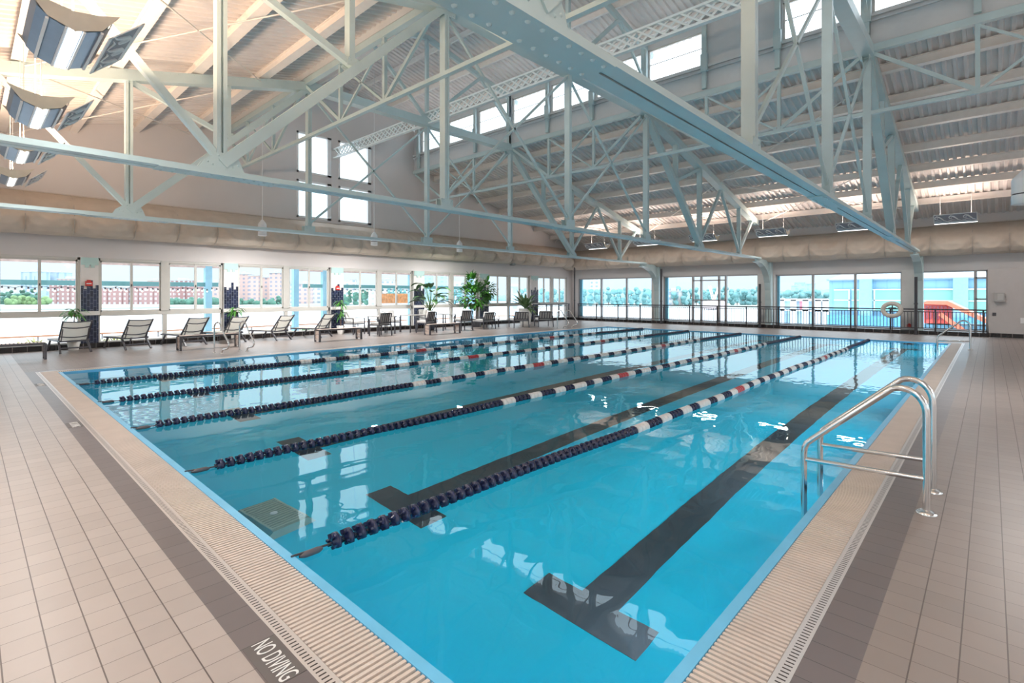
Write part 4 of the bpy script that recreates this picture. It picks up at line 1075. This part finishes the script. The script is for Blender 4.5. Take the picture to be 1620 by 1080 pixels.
def agave(x, y):
    t = thing('agave_plant', 'spiky agave with long pale striped leaves in white pot', 'plant', (x, y, 0)); rnd = random.Random(6); pot(t, .38, .85, M_POT)
    lf = MB()
    for k in range(34):
        a = 2*PI*k/34*3; e = rnd.uniform(.3, 2.6)
        leaf(lf, (0,0,.82), (math.cos(a), math.sin(a), e), rnd.uniform(.9, 1.3), .085, rnd.uniform(.5, 1.7), 7, .35)
    lf.build('foliage', mat('agave_leaf', (0.16, 0.27, 0.12), 0.5, var=.6, scale=4), t)
agave(20.7, 18.35)
t = thing('potted_plant', 'small yellow-green plant in a white pot on the coffee table', 'plant', (17.65, 17.85, .40)); pot(t, .13, .22, M_POT); b = MB(); rnd = random.Random(8)
for k in range(40):
    a = rnd.uniform(0, 2*PI); leaf(b, (0,0,.2), (math.cos(a), math.sin(a), rnd.uniform(.3, 2)), rnd.uniform(.14, .28), .03, 1.3, 4)
b.build('foliage', mat('lime_leaf', (0.30, 0.42, 0.10), 0.5, var=.4), t)

# ------------------------------------------------------------------ outside: terrace, pergola, river, far bank
M_RIVER = mat('river_water', (0.80, 0.86, 0.90), 0.35, var=0.12, scale=0.02)
o = MB().add([(-400, YL+9, -6), (1500, YL+9, -6), (1500, 1500, -6), (-400, 1500, -6)], [(0,1,2,3)]).add([(34, -300, -6), (1500, -300, -6), (1500, YL+9, -6), (34, YL+9, -6)], [(0,1,2,3)]).build('river', M_RIVER, fix=False)
tag(o, 'wide pale river between the terrace and the far bank', 'river', kind='structure')
o = MB().box(-8, 34, YL+.26, YL+8.9, -.6, -.3).box(XF+.26, 34, YB, YL+.2, -.6, -.3).build('terrace_floor', mat('terrace', (0.45, 0.42, 0.40), 0.7)); tag(o, 'terrace outside the windows', 'terrace', kind='structure')
M_TEALB = mat('teal_beam', (0.13, 0.36, 0.38), 0.5, var=.05); M_BLUEP = mat('blue_post', (0.30, 0.58, 0.72), 0.5, var=.05)
M_SLAT = mat('pergola_slat', (0.62, 0.50, 0.46), 0.7, var=.2)
PYB = 25.2
def pergola(x0, x1, label, px, bx):
    t = thing('pergola', label, 'pergola', (x0, YL+.4, -.3))
    b = MB(); x = 0.0
    while x < x1-x0: b.box(x, x+.09, 0, PYB+.35-YL-.4, 3.22, 3.42); x += .42
    b.build('slats', M_SLAT, t)
    for a, c in bx: MB().box(a-x0, c-x0, PYB-YL-.45, PYB-YL-.35, 2.24, 2.42).build('cross_beam', M_TEALB, t)
    MB().box(0, x1-x0, PYB-YL-.5, PYB-YL-.3, 3.06, 3.22).build('edge_beam', M_SLAT, t)
    for p in px:
        q = at(p, 500, 1, PYB); MB().box(q.x-x0-.13, q.x-x0+.13, PYB-YL-.53, PYB-YL-.27, -.3, 3.2).build('post', M_BLUEP, t)
xb = [at(p, 460, 1, PYB).x for p in (-40, 345, 465, 515, 560, 752)]
pergola(xb[0]-.5, xb[1]+.2, 'slatted wooden pergola outside the left windows with teal cross beam', (329,), [(xb[0]-.5, xb[1])])
pergola(xb[2], xb[5]+.3, 'slatted wooden pergola outside the middle windows', (467, 513, 650, 745), [(xb[3]-1.2, xb[5])])
M_BULB = mat('glass_bulb', (0.9, 0.88, 0.82), 0.2, emit=(1, .85, .6, .6))
def string_lights(px0, px1, label, n):
    t = thing('string_lights', label, 'string lights', (0, PYB-.12, 0)); xs = [at(px0+(px1-px0)*k/(n-1), 457, 1, PYB-.12).x for k in range(n)]
    MB().tube([(x, 0, 1.90-.03*(k % 3)) for k, x in enumerate(xs)], .008, 4).build('cable', M_BLACK, t)
    for k, x in enumerate(xs):
        zc = 1.83-.03*(k % 3)
        MB().lathe([(.028, -.02), (.028, .05)], 8, (x, 0, zc+.02)).build('socket', M_BLACK, t); MB().lathe([(.01, -.085), (.045, -.05), (.03, -.01)], 8, (x, 0, zc)).build('bulb', M_BULB, t)
string_lights(3, 118, 'string of bulbs outside the first window pair', 12); string_lights(158, 250, 'string of bulbs outside the second window pair, left half', 12)
string_lights(266, 343, 'string of bulbs outside the second window pair, right half', 11); string_lights(543, 650, 'string of bulbs outside the middle windows', 18)
# low terrace railing with wooden cap, and planting
t = thing('terrace_railing', 'low wooden capped railing at the river edge of the terrace', 'railing', (-6, 27.5, -.6))
MB().box(0, 36, -.06, .06, .52, .58).build('top_rail', mat('rail_wood', (0.55, 0.26, 0.14), 0.5), t)
for k in range(19): MB().box(2*k-.03, 2*k+.03, -.03, .03, -.2, .53).build('post', M_GREY, t)
def shrub(px, y, label, r, col):
    p = at(px, 500, 1, y); t = thing('shrub', label, 'plant', (p.x, y, -.5)); rnd = random.Random(px); b = MB()
    for k in range(90):
        a = rnd.uniform(0, 2*PI); leaf(b, (rnd.uniform(-r, r), rnd.uniform(-.2, .2), rnd.uniform(0, .25)), (math.cos(a), math.sin(a), rnd.uniform(.6, 3)), rnd.uniform(.2, .4), .03, 1.0, 4)
    b.build('foliage', mat('shrub_'+str(px), col, .7, var=.4), t)
shrub(185, 25.9, 'yellow-green shrub outside the second window pair', .5, (.40, .42, .12)); shrub(50, 26.0, 'low yellow shrub outside the first window pair', .3, (.5, .5, .2)); shrub(484, 25.8, 'green shrub by the blue terrace post', .5, (.18, .36, .14))
# orange slatted panel outside the fourth bay
p = at(628, 470, 1, 27.0); t = thing('slatted_screen', 'orange wooden slatted screen on the pier outside the middle windows', 'screen', (p.x, 27.0, .2)); b = MB()
for k in range(22): b.box(-1.25+k*.115, -1.18+k*.115, 0, .06, .85, 1.45)
b.build('slats', mat('orange_wood', (0.62, 0.28, 0.10), 0.6, var=.3), t); MB().box(-1.4, 1.4, -.02, .04, .62, .86).box(-1.4, -1.3, 0, .06, -.6, .7).box(1.3, 1.4, 0, .06, -.6, .7).build('frame', M_WHITE, t)

# far bank
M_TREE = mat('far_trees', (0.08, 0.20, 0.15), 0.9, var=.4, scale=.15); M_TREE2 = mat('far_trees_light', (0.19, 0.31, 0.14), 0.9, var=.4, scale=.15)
M_TREEB = mat('hazy_hill_trees', (0.15, 0.33, 0.34), 0.9, var=.4, scale=.1)  # haze across the river is mixed into this leaf colour
bank = MB().box(-700, 900, 330, 900, -7, -5.2).box(300, 900, -400, 330, -7, -5.2).build('far_bank', mat('bank_ground', (0.32, 0.36, 0.34), 0.9)); tag(bank, 'low far bank across the river', 'ground', kind='structure')
fc = {
 'brick': facade_mat('brick_facade', (0.42, 0.25, 0.24), (0.62, 0.66, 0.72), 3.6, 3.2, .4, .5),
 'pink': facade_mat('pink_facade', (0.58, 0.42, 0.38), (0.30, 0.30, 0.36), 4.0, 3.2, .45, .5),
 'pale': facade_mat('pale_facade', (0.60, 0.58, 0.56), (0.32, 0.38, 0.44), 4.5, 3.4, .5, .5),
 'grey': facade_mat('tower_facade', (0.42, 0.52, 0.60), (0.30, 0.40, 0.52), 9.0, 400, .3, 1.0),
 'blue': facade_mat('bluish_facade', (0.40, 0.56, 0.66), (0.30, 0.46, 0.58), 5.0, 3.6, .5, .4)}
def building(px0, px1, ytop, D, ma, label, ybase=482, setback=True):
    a = dist(px0, 480, D); c = dist(px1, 480, D); m = (a+c)/2; L = (c-a).length; ang = math.atan2((c-a).y, (c-a).x)
    H = EYE+(HZ-ytop)*D/FPX+5.4; t = thing('far_building', label, 'building', (m.x, m.y, -5.4), ang); dp = min(30, L*.8)
    MB().box(-L/2, L/2, -dp*.0, dp, 0, H).build('walls', fc[ma], t)
    r = MB().box(-L/2-.4, L/2+.4, -.4, dp+.4, H, H+.6)
    if setback and L > 8: r.box(-L*.2, L*.15, dp*.3, dp*.6, H, H+2.5).box(L*.25, L*.33, dp*.3, dp*.5, H, H+1.6)
    r.build('roof', mat('far_roof', (0.48, 0.50, 0.52), .8), t)
    if L > 14:
        n = int(L/7); bb = MB()
        for k in range(n): x = -L/2+L*(k+.5)/n; bb.box(x-1.2, x+1.2, -1.0, 0, 0, H*.86)
        bb.build('bay', fc[ma], t)
B = [(33, 60, 430, 520, 'grey', 'pale grey tower block left of the first window mullion'), (60, 92, 431, 540, 'grey', 'pale grey tower block right of the first window mullion'),
 (78, 118, 449, 370, 'brick', 'brick terrace seen in the right half of the first window pair'), (90, 116, 441, 470, 'pink', 'pinkish building rising behind the first brick terrace'),
 (156, 203, 456, 360, 'brick', 'long low brick terrace in the left pane of the second window'), (205, 252, 452, 360, 'brick', 'brick terrace in the second pane of the second window'), (233, 252, 444, 430, 'pink', 'pink block above the teal beam, second window'),
 (264, 300, 444, 400, 'brick', 'brown brick block behind the third sun lounger window'), (300, 326, 448, 390, 'brick', 'brick block left of the blue post in the third window'), (330, 348, 447, 390, 'pink', 'pink block right of the blue post in the third window'),
 (374, 394, 434, 420, 'pink', 'tall pink block at the left of the ladder window'), (393, 409, 436, 400, 'pink', 'tall pink block beside the mullion behind the ladder'), (411, 427, 439, 420, 'pink', 'pink tower right of the mullion behind the ladder'), (426, 444, 432, 400, 'pink', 'tallest stepped pink tower behind the ladder window'),
 (456, 463, 448, 400, 'pale', 'narrow pale block left of the blue terrace post'), (472, 490, 449, 380, 'pink', 'pale pink block between the terrace posts'), (490, 514, 452, 400, 'pale', 'low pale pink block at the right of the terrace window'),
 (543, 551, 444, 380, 'pale', 'white block in the left pane of the fourth bay'), (553, 562, 442, 420, 'pale', 'second pale block in the left pane of the fourth bay'), (583, 592, 461, 340, 'pale', 'small pale block by the mullion of the fourth bay'), (601, 622, 443, 460, 'pale', 'pale house row above the orange screen'),
 (672, 684, 432, 500, 'blue', 'bluish tower behind the bird of paradise leaves'), (689, 705, 434, 470, 'blue', 'second bluish tower right of the plant mullion'), (714, 728, 446, 400, 'pale', 'pale low building in the fifth bay'),
 (803, 819, 453, 120, 'blue', 'blue louvred shed outside behind the coffee table'), (935, 949, 437, 470, 'pale', 'pink-grey tower seen through the first far window'), (1056, 1080, 461, 330, 'pale', 'pale warehouse on the bank in the second far window'),
 (1255, 1262, 452, 420, 'blue', 'stepped bluish tower left part in the third far window'), (1262, 1274, 447, 440, 'blue', 'tallest bluish tower in the third far window'), (1278, 1290, 449, 450, 'blue', 'bluish tower beside the mullion in the third far window')]
for q in B: building(*q)
def tree_row(px0, px1, ytop, D, m, label, ybase=483, n=None, seed=1):
    """one leafy crown per tree"""
    rnd = random.Random(seed); n = n or max(2, int((px1-px0)/9))
    for k in range(n):
        px = px0+(px1-px0)*(k+.5)/n+rnd.uniform(-2, 2); yt = ytop+rnd.uniform(-2.0, 3.5)
        p = dist(px, 480, D+rnd.uniform(-8, 8)); H = EYE+(HZ-yt)*D/FPX+5.4; H = max(H, 3); R = (px1-px0)/n*D/FPX*.62
        t = thing('far_tree', '%s, number %s from the left' % (label, ['one', 'two', 'three', 'four', 'five', 'six', 'seven', 'eight', 'nine', 'ten', 'eleven', 'twelve', 'thirteen', 'fourteen'][k]), 'tree', (p.x, p.y, -5.4), group=label)
        t['label'] = '%s, %s from the left' % (label, ['first', 'second', 'third', 'fourth', 'fifth', 'sixth', 'seventh', 'eighth', 'ninth', 'tenth', 'eleventh', 'twelfth', 'thirteenth', 'fourteenth'][k])
        b = MB()
        for j in range(11):
            rr = R*rnd.uniform(.4, .75); cx, cy_, cz = rnd.uniform(-R*.6, R*.6), rnd.uniform(-R*.5, R*.5), max(rr*.8, H-rr-rnd.uniform(0, H*.85))
            nn = 9; prof = [(rr*math.sin(PI*q/nn)*rnd.uniform(.9, 1.1), -rr*math.cos(PI*q/nn)) for q in range(1, nn)]
            prof = [(.01, -rr)]+prof+[(.01, rr)]; b.lathe(prof, 9, (cx, cy_, cz))
        b.build('crown', m, t); MB().tube([(0,0,0), (0,0,H*.6)], max(.3, R*.08), 6).build('trunk', M_BARK, t)
tree_row(4, 60, 456, 350, M_TREE, 'rounded bank tree in the first window', seed=1, n=6); tree_row(10, 76, 466, 345, M_TREE2, 'light green bank tree low in the first window', seed=2, n=6)
tree_row(264, 348, 470, 345, M_TREE, 'small bank tree in the third window', seed=3, n=7); tree_row(375, 409, 472, 345, M_TREE, 'bank tree below the pink towers', seed=4, n=4)
tree_row(411, 445, 469, 345, M_TREE, 'bank tree right of the ladder mullion', seed=5, n=4); tree_row(541, 592, 458, 350, M_TREE, 'bank tree in the fourth bay', seed=6, n=6)
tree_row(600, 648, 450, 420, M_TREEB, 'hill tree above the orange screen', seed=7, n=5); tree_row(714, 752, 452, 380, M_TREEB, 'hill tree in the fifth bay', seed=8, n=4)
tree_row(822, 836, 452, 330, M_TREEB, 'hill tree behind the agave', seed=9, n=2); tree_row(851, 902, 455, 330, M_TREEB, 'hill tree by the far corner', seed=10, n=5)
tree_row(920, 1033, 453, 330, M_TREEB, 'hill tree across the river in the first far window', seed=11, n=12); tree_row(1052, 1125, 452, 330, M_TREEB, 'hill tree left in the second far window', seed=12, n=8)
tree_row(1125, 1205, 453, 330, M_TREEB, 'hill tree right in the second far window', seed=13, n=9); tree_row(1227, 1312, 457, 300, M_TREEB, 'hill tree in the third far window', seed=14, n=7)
def ridge(px0, px1, ytop, D, seed):
    rnd = random.Random(seed); b = MB(); n = int((px1-px0)/3); top = []; bot = []; back = []
    for k in range(n+1):
        px = px0+(px1-px0)*k/n; yt = ytop+1.6*math.sin(px*.05+seed)+1.0*math.sin(px*.17)+rnd.uniform(-.7, .7)
        p = dist(px, 480, D); H = EYE+(HZ-yt)*D/FPX; top.append((p.x, p.y, H)); bot.append((p.x, p.y, -5.3)); q = dist(px, 480, D+60); back.append((q.x, q.y, -5.3))
    vs = bot+top+back; m = n+1
    b.add(vs, [(i, i+1, m+i+1, m+i) for i in range(n)]+[(m+i, m+i+1, 2*m+i+1, 2*m+i) for i in range(n)], True)
    return b
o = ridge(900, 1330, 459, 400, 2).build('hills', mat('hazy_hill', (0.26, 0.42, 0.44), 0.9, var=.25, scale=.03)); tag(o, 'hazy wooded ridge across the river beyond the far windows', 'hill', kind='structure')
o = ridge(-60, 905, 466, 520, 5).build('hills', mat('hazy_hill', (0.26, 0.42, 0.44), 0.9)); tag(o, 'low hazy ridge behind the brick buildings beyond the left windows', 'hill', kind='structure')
# neighbouring pier shed, gangway and deck house, seen through the far windows
def P0x(px, X): return at(px, 470, 0, X)
X1 = 60; ya = P0x(1312, X1).y; yb_ = P0x(1640, X1).y
t = thing('pier_shed', 'large pale blue pier shed with green glazing outside the right windows', 'building', (X1, yb_, -6))
L = ya-yb_; zt_ = at(1400, 441, 0, X1).z+6; zg = at(1400, 459, 0, X1).z+6; zl = at(1400, 491, 0, X1).z+6
MB().box(0, 40, 0, L, 0, zt_).build('walls', stripe_mat('blue_cladding', (0.20, 0.40, 0.54), (0.17, 0.36, 0.50), .9, .12, 'Y', .5), t)
MB().prism([(-1, zt_), (L, zt_), (L-3.5, zt_+1.6), (-1, zt_+1.6)], 'X', -.3, 40).build('roof', mat('shed_roof', (0.62, 0.70, 0.74), .5), t)
MB().box(-.25, .0, 0, L+.2, zt_-.12, zt_+.08).build('gutter', mat('gutter_grey', (0.24, 0.34, 0.40), .5), t)
gm = mat('green_glazing', (0.22, 0.50, 0.42), .25, var=.15, scale=.3)
for a, c in ((1320, 1345), (1348, 1362), (1378, 1430), (1440, 1512), (1532, 1600)):
    u0, u1 = P0x(c, X1).y-yb_, P0x(a, X1).y-yb_
    f = MB().box(-.12, 0, u0, u1, zl, zg).build('glazing', gm, t)
    b = MB(); k = u0
    while k < u1: b.box(-.2, -.12, k, k+.12, zl, zg); k += 2.2
    b.box(-.2, -.12, u0, u1, zg, zg+.12).box(-.2, -.12, u0, u1, (zl+zg)/2-.05, (zl+zg)/2+.05); b.build('glazing_bar', mat('bar_white', (0.7, 0.78, 0.8), .5), f)
for px in (1371, 1520): u = P0x(px, X1).y-yb_; MB().box(-.6, 0, u-.5, u+.5, 0, zt_).build('buttress', mat('buttress_blue', (0.24, 0.46, 0.62), .5), t)
MB().box(-.9, 0, -1, L, 0, zl-.5).build('plinth', mat('plinth_blue', (0.10, 0.32, 0.52), .5), t)
X2 = 40
t = thing('gangway', 'bright red covered gangway with stairs outside the rightmost far window', 'gangway', (X2, P0x(1500, X2).y, -.3))
yy = lambda px: P0x(px, X2).y-P0x(1500, X2).y; zz = lambda y: at(1500, y, 0, X2).z+.3
M_GR = mat('gangway_red', (0.72, 0.10, 0.08), .5); M_GO = mat('gangway_orange', (0.80, 0.22, 0.13), .5)
MB().box(0, 2, yy(1505), yy(1462), zz(512), zz(478)).build('cabin', M_GR, t)
MB().prism([(yy(1460), zz(481)), (yy(1466), zz(476)), (yy(1500), zz(476)), (yy(1566), zz(505)), (yy(1566), zz(512)), (yy(1498), zz(482))], 'X', -.4, 2.4).build('canopy', M_GO, t)
MB().prism([(yy(1485), zz(498)), (yy(1490), zz(494)), (yy(1545), zz(530)), (yy(1535), zz(534))], 'X', -.5, -.3).build('stair_stringer', M_GO, t)
b = MB()
for k in range(7): px = 1466+k*6; b.box(-.06, 0, yy(px)-.05, yy(px)+.05, zz(505), zz(484))
b.build('cabin_window', mat('cabin_glass', (0.35, 0.08, 0.12), .3), t)
MB().box(0, 3, yy(1566), yy(1440), -6, zz(514)).build('pontoon', mat('pontoon_blue', (0.12, 0.30, 0.42), .6), t)
X3 = 75
t = thing('deck_house', 'white framed two-storey deck house outside the third far window', 'building', (X3, P0x(1312, X3).y, -6)); y3 = lambda px: P0x(px, X3).y-P0x(1312, X3).y; z3 = lambda y: at(1260, y, 0, X3).z+6
MB().box(.5, 8, y3(1312), y3(1222), 0, z3(473)).build('walls', fc['blue'], t)
b = MB()
for px in (1236, 1255, 1274, 1294, 1306): b.box(0, .5, y3(px)-.35, y3(px)+.35, 0, z3(472))
b.box(0, .5, y3(1312), y3(1222), z3(476), z3(474)).box(0, .5, y3(1312), y3(1222), z3(492), z3(489)); b.build('white_frame', M_WHITE, t)
MB().box(.3, .5, y3(1272), y3(1264), z3(489), z3(476)).build('red_door', mat('door_red', (0.60, 0.20, 0.26), .6), t)
# white lattice mast across the river in the second far window
t = thing('lattice_mast', 'white V-shaped lattice mast on a barge in the second far window', 'mast', tuple(dist(1128, 479, 260)))
q = lambda px, y: ((px-1128)*260/FPX*.68, -(px-1128)*260/FPX*.73, (479-y)*260/FPX)
b = MB()
for a, c in (((1127, 474), (1121, 452)), ((1130, 474), (1124, 452)), ((1128, 474), (1136, 454)), ((1131, 474), (1138, 455))): b.bar(q(*a), q(*c), .35, .35)
for k in range(5): b.bar(q(1127-k*1.2, 472-4*k), q(1130-k*1.2, 470-4*k), .2, .2); b.bar(q(1128+k*1.8, 472-4*k), q(1131+k*1.6, 470-4*k), .2, .2)
b.build('mast', M_WHITE, t)
MB().box(-8, 8, -3, 3, -3, 1.0).build('barge', mat('barge', (0.5, 0.42, 0.44), .6), t)
